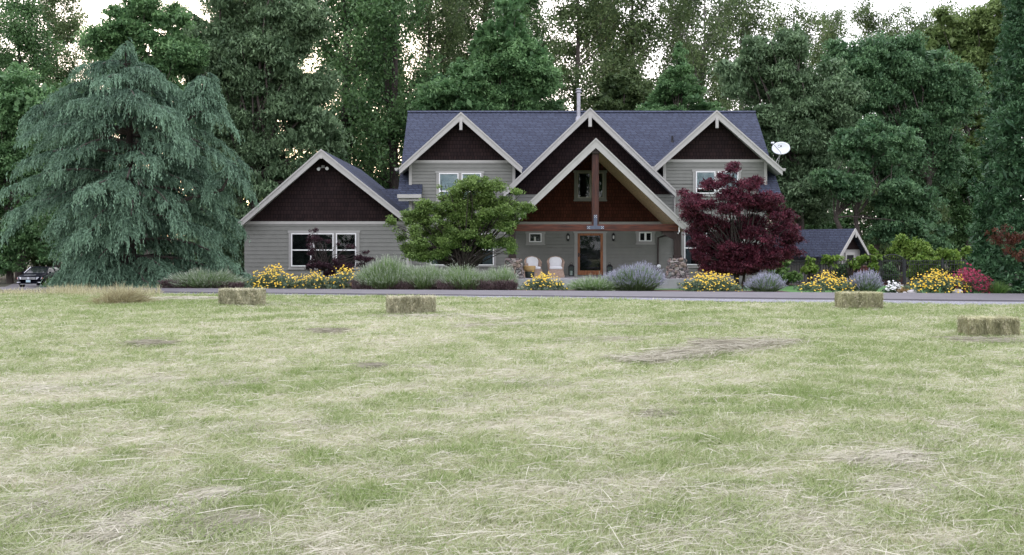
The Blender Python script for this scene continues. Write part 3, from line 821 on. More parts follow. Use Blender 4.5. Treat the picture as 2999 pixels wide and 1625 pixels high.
# ------------------------------------------------------------------ GROUND
def smooth(a, b, x):
    t = np.clip((np.asarray(x, float) - a) / (b - a), 0, 1); return t * t * (3 - 2 * t)
def gz(x, y):
    return -.36 * smooth(31.8, 41, y) - 1.3 * smooth(34, 72, y) * smooth(-11, -17, x) - .35 * smooth(44, 54, y) * smooth(12, 15, x)
def YN(x): return 28.96 - .2 * (np.asarray(x, float) + 4.1)       # near road edge
def YFAR(x): return 31.8 - .14 * (np.asarray(x, float) + 4.5)     # far road edge
def sheet(name, xs, ys, zf, m, attrs=None, warp=None):
    xs = np.asarray(xs, float); ys = np.asarray(ys, float)
    Xg, Yg = np.meshgrid(xs, ys)
    if warp: Xg, Yg = warp(Xg, Yg)
    V = np.stack([Xg, Yg, zf(Xg, Yg)], -1).reshape(-1, 3)
    nx, ny = len(xs), len(ys)
    i = (np.arange(ny - 1)[:, None] * nx + np.arange(nx - 1)[None]).ravel()
    loops = np.stack([i, i + 1, i + 1 + nx, i + nx], -1).ravel()
    a = {k: f(V[:, 0], V[:, 1]) for k, f in (attrs or {}).items()}
    o = np_mesh(name, V, loops, np.arange(len(i)) * 4, m, attrs=a)
    return tag(o, kind="structure")

def straw(x, y):   # 0 green .. 1 dry
    ca, sa = math.cos(.75), math.sin(.75)
    s = .40 * fbm((x * ca + y * sa) * .38, y * ca - x * sa, .8) + .60 * fbm(x * .8, y, .27)
    big = fbm(x, y, 6.0)
    return np.clip((s - .5) * 1.9 + .56 + (big - .5) * .45 - .16 * smooth(9, 24, y), 0, 1)

def field_mat():
    m, nt, b = new_mat("mown_meadow")
    at = N(nt, "ShaderNodeAttribute", attribute_name="straw")
    tc = N(nt, "ShaderNodeTexCoord"); mp = N(nt, "ShaderNodeMapping"); mp.inputs["Rotation"].default_value = (0, 0, .35); mp.inputs["Scale"].default_value = (1, 2.2, 1)
    n1 = N(nt, "ShaderNodeTexNoise"); n1.inputs["Scale"].default_value = 22; n1.inputs["Detail"].default_value = 8; n1.inputs["Roughness"].default_value = .7
    nt.links.new(tc.outputs["Object"], mp.inputs[0]); nt.links.new(mp.outputs[0], n1.inputs["Vector"])
    mx = N(nt, "ShaderNodeMath", operation="MULTIPLY_ADD"); nt.links.new(n1.outputs["Fac"], mx.inputs[0]); mx.inputs[1].default_value = 1.5
    sb = N(nt, "ShaderNodeMath", operation="SUBTRACT"); nt.links.new(at.outputs["Fac"], sb.inputs[0]); sb.inputs[1].default_value = .75
    nt.links.new(sb.outputs[0], mx.inputs[2])
    r = ramp(nt, [(0, (.17, .21, .08)), (.35, (.27, .29, .14)), (.65, (.40, .38, .24)), (1, (.50, .46, .34))])
    nt.links.new(mx.outputs[0], r.inputs[0]); nt.links.new(r.outputs[0], b.inputs["Base Color"])
    b.inputs["Roughness"].default_value = .9; b.inputs["Specular IOR Level"].default_value = .15
    bp = N(nt, "ShaderNodeBump"); bp.inputs["Strength"].default_value = .6; bp.inputs["Distance"].default_value = .05
    nt.links.new(n1.outputs["Fac"], bp.inputs["Height"]); nt.links.new(bp.outputs[0], b.inputs["Normal"])
    return m
M["field"] = field_mat()
M["forest_floor"] = pmat("forest_floor", (.035, .036, .02), .95, .4, 1.5)
M["asphalt"] = pmat("old_asphalt", (.115, .108, .118), .75, .12, 1.5, spec=.5, bump=.15, bscale=120)
M["gravel"] = pmat("grey_gravel", (.17, .17, .185), .9, .6, 26, bump=.8, c2=(.36, .36, .40))
M["lawn"] = pmat("green_lawn", (.055, .15, .03), .9, .25, 9, bump=.4, bscale=60)
M["soil"] = pmat("red_brown_bark_mulch", (.07, .036, .028), .95, .5, 14, bump=.6)

xs = np.concatenate([[-900, -300, -120], np.arange(-70, 71, 2.0), [120, 300, 900]])
ys = np.concatenate([[-300, -60], np.arange(-10, 130, 2.0), [180, 300, 1500]])
sheet("ground", xs, ys, lambda x, y: gz(x, y) - .05, M["forest_floor"])
def fz(x, y): return (fbm(x, y, 2.2) - .5) * .07 * smooth(0, 3, y) + 0.0
def field_warp(X_, t): return X_, -12 + t * (YN(X_) - .55 - smooth(-4, 10, X_) * .9 + 12)
xf = np.concatenate([[-60, -40, -28], np.arange(-20, 20.1, .14), [28, 40, 60]])
tf = np.concatenate([[0, .2], np.linspace(.36, 1, 260)])
sheet("field", xf, tf, fz, M["field"], {"straw": straw}, field_warp)
xr = np.arange(-90, 91, 2.0)
sheet("gravel_shoulder", xr, np.linspace(0, 1, 8), lambda x, y: .016 + 0 * x + (vnoise(x, y, .3) - .5) * .02, M["gravel"],
      warp=lambda X_, t: (X_, YN(X_) - .75 - smooth(-4, 10, X_) * 1.0 + t * (.85 + smooth(-4, 10, X_) * 1.0)))
rb = MB()
for a, b_ in zip(xr[:-1], xr[1:]):
    p = [(a, YN(a)), (b_, YN(b_)), (b_, YFAR(b_)), (a, YFAR(a))]
    rb.quad(*[(x, y, .055) for x, y in p]); rb.quad((a, YN(a), -.05), (b_, YN(b_), -.05), (b_, YN(b_), .055), (a, YN(a), .055))
    rb.quad((a, YFAR(a), -.1), (a, YFAR(a), .055), (b_, YFAR(b_), .055), (b_, YFAR(b_), -.1))
tag(rb.build("road", M["asphalt"]), kind="structure")
sheet("lawn", np.arange(-4.5, 40.1, 1.0), np.linspace(0, 1, 20), lambda x, y: gz(x, y) - .02, M["lawn"],
      warp=lambda X_, t: (X_, YFAR(X_) + .15 + t * (45.2 - YFAR(X_) - .15)))
sheet("flower_bed", np.arange(-16.5, 9.1, .75), np.linspace(0, 1, 8), lambda x, y: gz(x, y) + .0 + .03 * vnoise(x, y, .4), M["soil"],
      warp=lambda X_, t: (X_, YFAR(X_) + .06 + t * (1.9 + 2.0 * smooth(2, -4, X_))))
sheet("fence_bed", np.arange(12.6, 23.6, .5), np.linspace(45.2, 46.8, 6), lambda x, y: gz(x, y) + .03 * vnoise(x, y, .4) + .01, M["soil"])
sheet("driveway", np.linspace(0, 1, 12), np.linspace(32.5, 80, 30), lambda x, y: gz(x, y) + .0, M["asphalt"],
      warp=lambda u, y: (-22 + (-12.5 + 22) * u * 1.0 - (y - 33) * .42 * (1 - .25 * u), y))

# ------------------------------------------------------------------ FOLIAGE GENERATORS
def leaves(C, L, Wd, rng, up=.6, droop=.15, tang=None, tang_jit=.5, lv=.35):
    """C: (n,3) leaf centres -> rhombic leaves"""
    n = len(C)
    if tang is None:
        t = unit(rng.normal(size=(n, 3)) + np.array([0, 0, -droop * 2]))
    else:
        t = unit(tang + rng.normal(size=(n, 3)) * tang_jit)
    nr = unit(rng.normal(size=(n, 3)) + np.array([0, 0, up * 2]))
    b = unit(np.cross(nr, t))
    l = (L * (1 + lv * rng.uniform(-1, 1, n)))[:, None]; w = (Wd * (1 + lv * rng.uniform(-1, 1, n)))[:, None]
    V = np.stack([C - t * l * .5, C + b * w * .5 - t * l * .06, C + t * l * .5, C - b * w * .5 - t * l * .06], 1).reshape(-1, 3)
    return V
def leaf_obj(name, V, tint, m, parent):
    n = len(V) // 4
    return np_mesh(name, V, np.arange(4 * n), np.arange(n) * 4, m, parent, attrs={"tint": np.repeat(tint, 4)})

def crown(name, lobes, n, leaf, clump, m, parent, seed, up=.6, droop=.15, shell=.35, flat=.7, gap=.0, per=55, inner=.12, tango=0.0, fill=0.0):
    """lobes: list of (centre(3), radii(3)); clumps of leaves spread through the outer shell of each lobe"""
    rng = np.random.default_rng(seed)
    C = np.array([l[0] for l in lobes], float); Rr = np.array([l[1] for l in lobes], float)
    area = (Rr[:, 0] * Rr[:, 2] + Rr[:, 1] * Rr[:, 2] + Rr[:, 0] * Rr[:, 1])
    nc = max(len(lobes), int(n / per))
    li = rng.choice(len(lobes), nc, p=area / area.sum())
    d = unit(rng.normal(size=(nc, 3)))
    rad = 1 - shell * rng.random(nc) ** 1.3
    rad = np.where(rng.random(nc) < inner, rng.random(nc) * .7, rad)
    cc = C[li] + d * Rr[li] * rad[:, None]
    # drop clumps that lie deep inside another lobe
    keep = np.ones(nc, bool)
    for j in range(len(lobes)):
        q = (((cc - C[j]) / Rr[j]) ** 2).sum(1)
        keep &= ~((q < .28) & (li != j) & (rng.random(nc) < .8))
    if gap > 0:
        g = vnoise(cc[:, 0] * 1.0 + cc[:, 1] * .6, cc[:, 2], clump * 3.2)
        keep &= g > gap
    cc = cc[keep]; li = li[keep]; d = d[keep]; nc = len(cc)
    ct = np.clip(rng.normal(.5, .16, nc), 0, 1)
    k = per
    cs = clump * rng.uniform(.6, 1.35, nc)
    off = unit(rng.normal(size=(nc, k, 3))) * (rng.random((nc, k, 1)) ** .45) * .9
    off *= cs[:, None, None]; off[:, :, 2] *= flat
    P_ = (cc[:, None] + off).reshape(-1, 3)
    P_[:, 2] -= np.abs(off[:, :, :2]).sum(-1).reshape(-1) * droop
    tint = np.clip(np.repeat(ct, k) + rng.normal(0, .16, nc * k), 0, 1)
    tang = None
    if tango > 0: tang = np.repeat(d, k, 0) * tango + np.array([0, 0, -droop])
    V = leaves(P_, leaf[0], leaf[1], rng, up, droop, tang, .6)
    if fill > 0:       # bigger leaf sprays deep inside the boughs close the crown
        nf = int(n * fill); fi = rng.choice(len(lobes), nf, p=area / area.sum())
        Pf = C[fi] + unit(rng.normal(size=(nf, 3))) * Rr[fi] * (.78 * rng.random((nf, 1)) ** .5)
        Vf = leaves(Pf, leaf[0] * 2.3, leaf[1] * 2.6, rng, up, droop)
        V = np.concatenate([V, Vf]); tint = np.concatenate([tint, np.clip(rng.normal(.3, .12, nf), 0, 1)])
    return leaf_obj(name, V, tint, m, parent)

def px_lobes(lst, d, ox, oy, k, depth=.85, jit=.5, seed=3, split=3):
    """lobes measured in a zoomed view of the photograph: (x, y, rx, ry)"""
    rng = np.random.default_rng(seed); out = []
    if split > 1:      # break each measured mass into smaller uneven boughs
        new = []
        for x, y, rx, ry in lst:
            a0 = rng.random() * 6.28
            for i in range(split):
                a = a0 + i * 6.283 / split + rng.normal() * .3; q = rng.uniform(.35, .62); f = rng.uniform(.48, .72)
                new.append((x + rx * q * math.cos(a), y + ry * q * math.sin(a), rx * f, ry * f))
        lst = new
    for x, y, rx, ry in lst:
        dd = d + rng.uniform(-jit, jit)
        s = dd / F
        c = PT(ox + x * k, oy + y * k, dd)
        out.append((c, np.array([rx * k * s, max(rx, ry) * k * s * depth, ry * k * s])))
    return out

def limbs(mb, base, targets, r0, rng, sag=.1, n=5):
    for t in targets:
        t = np.array(t, float); L = np.linalg.norm(t - base)
        pts = []
        for i in range(n + 1):
            u = i / n
            p = base + (t - base) * u + np.array([0, 0, sag * L * math.sin(math.pi * u)]) + rng.normal(size=3) * .025 * L * (0 < i)
            pts.append(p)
        mb.tube(pts, [r0 * (1 - .8 * i / n) for i in range(n + 1)], 6, cap=False)

# --- materials of foliage
FM = {
 "maple_green": leaf_mat("green_maple_leaf", (.062, .118, .028), (.235, .345, .095), .38),
 "maple_red": leaf_mat("red_maple_leaf", (.042, .012, .021), (.215, .046, .075), .4, mid=(.100, .022, .038)),
 "lace": leaf_mat("purple_laceleaf", (.016, .007, .012), (.055, .016, .026), .3),
 "cedar": leaf_mat("blue_cedar_needles", (.026, .062, .038), (.205, .335, .225), .28, rough=.7),
 "ash": leaf_mat("grey_green_ash_leaf", (0.064, 0.116, 0.057), (0.232, 0.342, 0.182), .35),
 "bright": leaf_mat("mid_green_leaf", (0.060, 0.137, 0.055), (0.215, 0.372, 0.154), .38),
 "dark": leaf_mat("dark_green_leaf", (0.037, 0.091, 0.033), (0.126, 0.231, 0.082), .35),
 "olive": leaf_mat("olive_backlit_leaf", (0.052, 0.091, 0.036), (0.162, 0.226, 0.089), .45),  # olive green leaf, the most translucent of the set
 "willow": leaf_mat("blue_green_leaf", (0.046, 0.110, 0.052), (0.174, 0.305, 0.142), .35),
 "yellow": leaf_mat("yellow_green_leaf", (0.09, 0.145, 0.045), (0.27, 0.36, 0.13), .42),
 "redwood": leaf_mat("redwood_needles", (.020, .062, .028), (.085, .180, .078), .2),
 "rust": leaf_mat("rusty_dead_needles", (.05, .016, .009), (.12, .04, .02), .2),
 "vine": leaf_mat("grape_vine_leaf", (.07, .15, .02), (.26, .37, .08), .42),
 "shrub": leaf_mat("shrub_leaf", (0.055, 0.12, 0.03), (0.19, 0.3, 0.09), .38),
}

# ------------------------------------------------------------------ JAPANESE MAPLES
def maple(name, label, d, base_px, lobes_px, ox, oy, n, leaf, clump, fm, seed, bark, nl=14, sc_=.4156, r0=.06, **kw):
    base = PT(base_px, 760, d); base[2] = float(gz(base[0], d)) - .05
    r = empty(name, tuple(base), 0, label, "tree")
    lb = px_lobes(lobes_px, d, ox, oy, sc_, .9, .9, seed)
    rng = np.random.default_rng(seed)
    mb = MB(); fork = base + np.array([0, 0, .75])
    for k in range(3):
        f2 = fork + np.array([(k - 1) * .22, rng.uniform(-.2, .2), .15])
        mb.tube([base + np.array([(k - 1) * .1, 0, 0]), (base + f2) / 2 + rng.normal(size=3) * .04, f2], [r0 * 1.2, r0, r0 * .8], 8)
        limbs(mb, f2, [c for i, (c, _) in enumerate(lb) if i % 3 == k], r0 * .62, rng, .06)
    mb.build("trunk", M[bark], r)
    crown("crown", lb, n, leaf, clump, FM[fm], r, seed, **kw)
    return r
maple("japanese_maple", "green spreading japanese maple tree in front of the lower left bay windows", 39.5, 1357,
      [(640,610,70,45),(560,660,90,55),(760,640,100,55),(860,630,60,40),(990,668,38,18),(520,750,120,70),(700,740,110,70),(850,740,110,70),(960,800,90,55),(370,790,90,55),(250,860,90,50),(140,900,70,48),(200,970,90,50),(330,930,110,70),
       (430,860,90,60),(620,850,100,60),(800,860,120,70),(920,900,80,60),(300,1060,90,60),(390,1110,70,50),(250,1120,50,35),(450,1010,80,60),(560,980,60,45),(740,1020,80,65),(840,1010,70,60),(930,1040,60,55),(680,1090,60,40),(1070,790,45,24),(1010,860,60,36),(460,620,40,22),(690,580,40,22),(140,960,60,35),(950,1080,30,30),(560,1075,70,45),(480,1110,60,35),(640,1120,50,26),(340,1130,60,30),(600,960,110,50),(500,930,90,50),(720,930,90,50)],
      1100, 280, 105000, (.095, .055), .25, "maple_green", 21, "dark_bark", shell=.65, up=.9, flat=.6, gap=.29, per=45, inner=.05)
maple("red_maple", "dark red japanese maple tree at the right end of the house", 39.5, 2165,
      [(680,495,60,34),(620,560,60,40),(540,600,80,45),(800,600,110,45),(450,720,130,60),(680,720,170,90),(900,740,150,80),(1040,830,90,70),(500,870,140,80),(780,900,190,100),(990,950,140,90),
       (600,1020,160,80),(850,1080,170,80),(450,980,80,55),(1080,1010,75,60),(350,660,45,24),(700,470,40,20),(860,575,50,24),(1000,700,60,30),(1100,900,45,30),(400,800,80,50),(720,1130,150,60),(600,1120,150,50),(900,1130,150,50),(470,1070,80,50),(1000,1060,90,50),(640,1165,120,36),(820,1165,120,36),(520,1150,60,30),(950,1140,70,36),(1080,1070,70,46),(1120,970,46,36),(560,1170,90,34),(720,1185,150,28)],
      1850, 280, 100000, (.10, .034), .25, "maple_red", 22, "dark_bark", sc_=.43, shell=.55, up=.9, flat=.45, droop=.3, gap=.09, per=45, inner=.12, fill=.06)
lm_d = 41.0
maple("laceleaf_maple", "small dark purple laceleaf maple in front of the garage windows", lm_d, 948,
      [(735,800,30,30),(770,830,60,25),(720,850,26,40),(830,870,50,20),(735,930,32,55),(740,990,28,40),(855,850,30,18),(860,1060,130,40),(960,1010,60,45),(1060,890,40,18),(1140,990,60,22),(1190,1000,55,20),(1180,945,35,16),(1010,1060,90,45),(760,1050,70,40),(870,1100,80,40),(940,870,26,14),(760,765,40,14),(1150,1040,60,26)],
      650, 400, 15000, (.085, .028), .12, "lace", 23, "dark_bark", sc_=.358, r0=.035, shell=.8, up=.7, flat=.6, droop=.3, per=26, gap=.18)

# ------------------------------------------------------------------ BLUE CEDAR
def cedar():
    d = 36.2; bx = WX(372, d); z00 = float(gz(bx, d))
    r = empty("blue_cedar", (bx, d, z00), 0, "huge weeping blue-green cedar tree at the left of the garage", "tree")
    rng = np.random.default_rng(31)
    s = F / d
    yy = np.array([838, 800, 740, 680, 620, 560, 500, 420, 350, 270, 240, 215, 175, 145, 115.])
    lx = np.array([150, 165, 132, 62, 5, 2, 8, 25, 55, 130, 190, 235, 290, 330, 364.])
    rx = np.array([742, 745, 742, 735, 722, 712, 708, 694, 630, 545, 495, 460, 436, 404, 376.])
    hz = HC - (yy - YH) / s; lo = (372 - lx) / s; ro = (rx - 372) / s
    o = np.argsort(hz); hz, lo, ro = hz[o], lo[o], ro[o]
    top = hz[-1]
    def trunk(z):
        u = (z - z00) / (top - z00); return np.array([bx + .10 * math.sin(u * 3) - .05 * u, d + .15 * math.sin(u * 4), z])
    tm = MB(); tm.tube([trunk(z00 - .2 + (top - z00) * k / 14) for k in range(15)], [.30 * (1 - k / 14.3) + .012 for k in range(15)], 10)
    segP, segT, segS = [], [], []       # leaf centre, tangent, clump shade
    bm = MB()
    def strand(p, dirv, length, shade, k):
        """one hanging needle spray"""
        u = np.linspace(.05, 1, k)[:, None]
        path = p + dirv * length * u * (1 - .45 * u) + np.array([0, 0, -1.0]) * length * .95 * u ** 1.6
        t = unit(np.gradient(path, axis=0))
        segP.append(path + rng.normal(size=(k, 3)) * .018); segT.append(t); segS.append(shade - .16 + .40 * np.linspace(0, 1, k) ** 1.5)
    def branch(z0, az, L, rise, droopk, dens=1.0, base=None, w=1.0):
        dv = np.array([math.cos(az), math.sin(az), 0]); side = np.array([-dv[1], dv[0], 0])
        b0 = trunk(z0) if base is None else base
        n = 9; pts = []
        curve = rng.normal() * .10
        for i in range(n + 1):
            u = i / n
            pts.append(b0 + dv * L * u + side * curve * L * u * u + np.array([0, 0, rise * L * u - droopk * L * u ** 2.4]))
        pts = np.array(pts)
        if pts[:, 2].min() < z00 + .12: pts[:, 2] = np.maximum(pts[:, 2], z00 + .12 + .1 * rng.random())
        bm.tube(pts[:8], [max(.012, .018 * L * (1 - .85 * i / n)) for i in range(8)], 5, cap=False)
        bs = rng.normal(.5, .09)
        ntw = int(10 + 11 * L * dens)
        for q in range(ntw):
            u = .12 + .88 * rng.random() ** .75
            f = u * n; i = min(n - 1, int(f)); p = pts[i] + (pts[i + 1] - pts[i]) * (f - i)
            sgn = 1 if q % 2 else -1
            wl = w * (.22 + 1.15 * (1 - u) ** .7 * min(1, L / 2.6)) * rng.uniform(.5, 1.15)
            tv = unit(dv * rng.uniform(.45, 1.1) + side * sgn * rng.uniform(.5, 1.1))
            m = 2 + int(wl * 5); tw = rng.normal(0, .13)
            for j in range(m):
                v = (j + rng.random()) / m
                pj = p + tv * wl * v + np.array([0, 0, -.34 * wl * v * v])
                dj = unit(tv * .8 + dv * .4 + side * rng.normal() * .5)
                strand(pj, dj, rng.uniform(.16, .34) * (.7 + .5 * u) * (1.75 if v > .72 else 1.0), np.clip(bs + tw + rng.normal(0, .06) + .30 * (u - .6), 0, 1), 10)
        for q in range(6):
            strand(pts[-1] + rng.normal(size=3) * .05, dv, rng.uniform(.3, .55), bs + .08, 9)
    nb = 112; ga = 2.39996; per_tier = 7
    for k in range(nb):
        u = (k // per_tier + .5) / (nb // per_tier)
        z0 = z00 + .35 + (top - z00 - 1.15) * u ** .95 + rng.normal() * .07
        az = (k % per_tier) * 6.283 / per_tier + (k // per_tier) * 1.1 + rng.normal() * .22
        # radius: tip hangs below the attach height
        zt = z0 - .35
        l_, r_ = np.interp(zt, hz, lo), np.interp(zt, hz, ro)
        c = math.cos(az); side_r = r_ if c > 0 else l_
        mean = .5 * (l_ + r_)
        L = (side_r * c * c + mean * (1 - c * c) * .92) * rng.uniform(.74, 1.0)
        L = max(.25, L)
        branch(z0, az, L, rng.uniform(.10, .26), rng.uniform(.30, .55), 1.0)
    # leader tip whorls
    for k in range(16):
        z0 = top - .12 - k * .11; branch(z0, k * ga, .07 + k * .05, .55, .7, .8, w=.4)
    # second weeping leader on the right, and the bushy one at the left
    for (px, py, nbr, hh, d_off) in ((600, 214, 22, 2.9, .3), (205, 268, 16, 2.2, .9), (118, 300, 12, 1.6, .5), (690, 470, 10, 2.0, -.3)):
        top2 = PT(px, py, d + d_off)
        root2 = trunk(top2[2] - hh)
        mid = top2 + np.array([(bx - top2[0]) * .12, 0, -hh * .55])
        bm.tube([root2, mid, top2 + np.array([0, 0, -.1])], [.09, .06, .02], 6)
        for k in range(nbr):
            u = k / nbr; bp_ = mid + (top2 - mid) * (1 - u * .98)
            branch(0, k * ga, .25 + 1.05 * u * rng.uniform(.7, 1.1), .25, .75, 1.1, base=bp_, w=.8)
    # low skirt
    for k in range(34):
        az = k * ga + .4; c = math.cos(az); L = ((4.3 if c > 0 else 2.2) * abs(c) + 3.4 * (1 - abs(c))) * rng.uniform(.75, 1)
        branch(z00 + rng.uniform(.35, .95), az, L, .12, .2, 1.15)
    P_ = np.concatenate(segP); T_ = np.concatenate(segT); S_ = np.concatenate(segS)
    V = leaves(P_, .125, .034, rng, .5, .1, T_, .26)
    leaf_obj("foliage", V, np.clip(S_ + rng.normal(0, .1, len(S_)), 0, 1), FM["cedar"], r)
    tm.build("trunk", M["dark_bark"], r); bm.build("branch", M["bark"], r)
cedar()
# ------------------------------------------------------------------ BACKGROUND TREES
def big_tree(label, d, lobes_px, n, leaf, clump, fm, seed, base_px, bark="bark", r0=.28, ox=0, oy=0, k=1.0, name="broadleaf_tree", stems=1, trunk_to=None, depth=.8, jit=1.4, group=None, **kw):
    bx = WX(base_px, d); z0 = float(gz(bx, d)) - .2
    r = empty(name, (bx, d, z0), 0, label, "tree", group)
    lb = px_lobes(lobes_px, d, ox, oy, k, depth, jit, seed)
    rng = np.random.default_rng(seed + 500); mb = MB()
    zc = np.mean([c[2] for c, _ in lb]); base = np.array([bx, d, z0])
    for sN in range(stems):
        off = np.array([(sN - (stems - 1) / 2) * r0 * 2.2, 0, 0])
        fk = base + off * 3.0 + np.array([rng.normal() * .3, rng.normal() * .3, (zc - z0) * .55])
        mb.tube([base + off, base + off * 1.4 + np.array([rng.normal() * .15, 0, (fk[2] - z0) * .45]), fk], [r0 * 1.15, r0 * .9, r0 * .7], 9)
        limbs(mb, fk, [c for i, (c, _) in enumerate(lb[::2]) if i % stems == sN], r0 * .32, rng, .05)
    mb.build("trunk", M[bark], r)
    crown("crown", lb, int(n * 1.25), leaf, clump, FM[fm], r, seed, **{"fill": .10, "inner": .15, "up": 1.2, "flat": .5, **{k: v for k, v in kw.items() if k != "up"}})
    return r

def auto_lobes(cx, cy, rx, ry, n, seed, fr=.34):
    """lobes scattered through an ellipse of the picture, fuller at the rim"""
    rng = np.random.default_rng(seed); out = []
    for i in range(n):
        a = i * 2.39996 + rng.normal() * .3; q = math.sqrt((i + .6) / n)
        out.append((cx + rx * (1 - fr * .8) * q * math.cos(a), cy + ry * (1 - fr * .7) * q * math.sin(a), rx * fr * rng.uniform(.75, 1.2), rx * fr * rng.uniform(.6, 1.0)))
    return out

# dense trees left of the house
big_tree("tall dark green broadleaf tree rising directly behind the top of the blue cedar", 58, auto_lobes(430, 190, 190, 270, 26, 1, .33), 42000, (.20, .11), .62, "bright", 41, 440, gap=.22, up=.8)
big_tree("huge grey-green ash tree filling the gap between blue cedar and garage roof", 62, auto_lobes(735, 215, 265, 400, 46, 2, .27) + [(960, 420, 60, 60), (930, 250, 70, 60), (560, 470, 70, 60), (860, 500, 90, 70), (660, 560, 80, 70), (720, 640, 110, 80), (860, 600, 90, 70), (600, 650, 90, 80), (940, 560, 60, 60), (640, 740, 80, 60), (730, 770, 80, 60), (760, 330, 120, 100), (700, 250, 120, 100)], 150000, (.27, .10), .66, "ash", 42, 760, gap=.13, droop=.5, up=.8, r0=.4)
big_tree("dark green tree behind the parked car at the far left edge", 82, auto_lobes(45, 430, 210, 240, 26, 3, .33) + [(-20, 260, 110, 60), (140, 300, 100, 60), (30, 330, 120, 80), (230, 420, 100, 80), (60, 640, 110, 80), (10, 740, 100, 70), (140, 700, 90, 70)], 64000, (.26, .15), .8, "bright", 43, 30, gap=.2, up=.8)
big_tree("dim green tree behind the left shoulder of the blue cedar", 70, auto_lobes(230, 380, 150, 160, 18, 5, .35) + [(300, 540, 130, 120), (230, 640, 120, 100), (420, 620, 130, 110), (560, 640, 110, 100), (420, 500, 130, 100), (540, 500, 120, 100), (620, 720, 90, 80), (480, 750, 110, 80)], 52000, (.22, .12), .7, "dark", 45, 240, gap=.22)
# behind the house
big_tree("mid-green maple tree above the ridge between the left and middle gables", 64, auto_lobes(1480, 235, 200, 150, 22, 6, .32) + [(1480, 90, 90, 60), (1330, 300, 120, 60), (1260, 320, 60, 40), (1500, 20, 60, 50)], 46000, (.22, .13), .62, "bright", 46, 1480, gap=.30, up=.8)
big_tree("shorter green tree peeking over the roof ridge just right of the left gable", 72, auto_lobes(1290, 300, 120, 90, 12, 7, .35), 16000, (.22, .13), .65, "willow", 47, 1290, gap=.38)
big_tree("pyramid shaped green tree behind the right gable roof", 68, [(1990, 150, 18, 24), (1990, 195, 34, 24), (1980, 235, 52, 28), (2010, 262, 58, 28), (1960, 285, 70, 30), (2030, 310, 80, 34), (1940, 325, 80, 34), (2070, 340, 60, 30)], 22000, (.20, .10), .5, "bright", 48, 1990, gap=.26)
big_tree("loose olive green tree between the flue pipe and the pyramid shaped tree", 76, auto_lobes(1830, 280, 110, 80, 12, 8, .36), 16000, (.24, .12), .7, "olive", 49, 1830, gap=.36)
# right hand mass
big_tree("grey-green tree with a rounded top just right of the satellite dish", 63, auto_lobes(2265, 270, 170, 230, 26, 9, .32) + [(2230, 520, 110, 90), (2330, 600, 110, 80), (2370, 520, 120, 100), (2410, 350, 110, 110), (2430, 240, 90, 80), (2200, 420, 90, 90), (2400, 430, 100, 90)], 82000, (.24, .10), .64, "ash", 51, 2350, gap=.2, droop=.35)
big_tree("tall round blue-green tree behind the shed roof, highest of the blue-green trees", 66, auto_lobes(2640, 280, 220, 200, 28, 10, .3) + [(2700, 480, 110, 110), (2560, 180, 100, 70), (2480, 150, 80, 60), (2760, 390, 90, 100), (2480, 280, 100, 90), (2500, 380, 90, 90), (2800, 280, 80, 90)], 88000, (.24, .10), .64, "willow", 52, 2700, gap=.2, droop=.3)
big_tree("round multi-stemmed green tree standing right behind the garden shed", 58, auto_lobes(2590, 440, 120, 110, 16, 11, .34) + [(2480, 520, 90, 60), (2630, 570, 100, 60), (2500, 430, 70, 60), (2700, 600, 90, 70), (2640, 660, 90, 60), (2740, 690, 70, 50)], 40000, (.20, .09), .5, "willow", 53, 2530, "bark", .19, stems=3, gap=.22, droop=.35)
big_tree("yellow-green broadleaf tree at the upper right, lightest of the woodland", 80, auto_lobes(2850, 170, 190, 150, 22, 12, .32) + [(2960, 60, 110, 70), (2800, 330, 120, 90), (2900, 380, 120, 120)], 56000, (.28, .15), .78, "yellow", 54, 2860, gap=.22, up=.8)
big_tree("dark understory tree between the round shed tree and the redwood", 70, auto_lobes(2830, 560, 110, 150, 16, 13, .36), 44000, (.24, .12), .75, "dark", 55, 2830, gap=.2)

# redwood at the right edge
def redwood():
    d = 31.5; s = F / d
    bx = WX(3075, d); r = empty("redwood_tree", (bx, d, float(gz(bx, d)) - .1), 0, "giant dark green redwood cut off by the right edge of the picture", "tree")
    rng = np.random.default_rng(61); lb = []
    ez = np.array([860, 800, 700, 560, 420, 300, 180, 60, -80, -300, -520]); el = np.array([2858, 2856, 2862, 2872, 2884, 2902, 2920, 2946, 2960, 3000, 3050])
    for k in range(330):
        py = 850 - 1300 * ((k + .5) / 330) ** 1.15
        rad = (3075 - np.interp(-py, -ez, el)) / s
        a = k * 2.39996 + rng.normal() * .2
        rr = rng.uniform(.36, .62)
        q = rad - rr * .8
        lb.append((np.array([bx + math.cos(a) * q, d + math.sin(a) * q, WZ(py, d)]), np.array([rr, rr, rr * 1.0])))
    for x_, y_ in ((2975, 400), (2990, 440), (2950, 380), (2995, 350), (2970, 500), (2994, 560)): lb.append((PT(x_, y_, d - .9), np.array([.75, .75, .7])))
    mb = MB(); mb.tube([(bx, d, -.5), (bx, d, 3), (bx + .1, d, 13)], [.55, .42, .05], 10); mb.build("trunk", M["dark_bark"], r)
    crown("crown", lb, 190000, (.15, .042), .20, FM["redwood"], r, 62, fill=.06, shell=.6, up=.6, flat=.8, tango=.7, droop=.0, per=34)
    rb = [(PT(x, y, d - 2.55 + (x - 2880) * -.006), np.array([.24, .2, .2])) for x, y in ((2935, 672), (2912, 684), (2955, 700), (2975, 690), (2950, 730), (2980, 740), (2925, 700))]
    crown("dead_foliage", rb, 1100, (.14, .03), .14, FM["rust"], r, 63, droop=.4, per=26, shell=.8)
redwood()

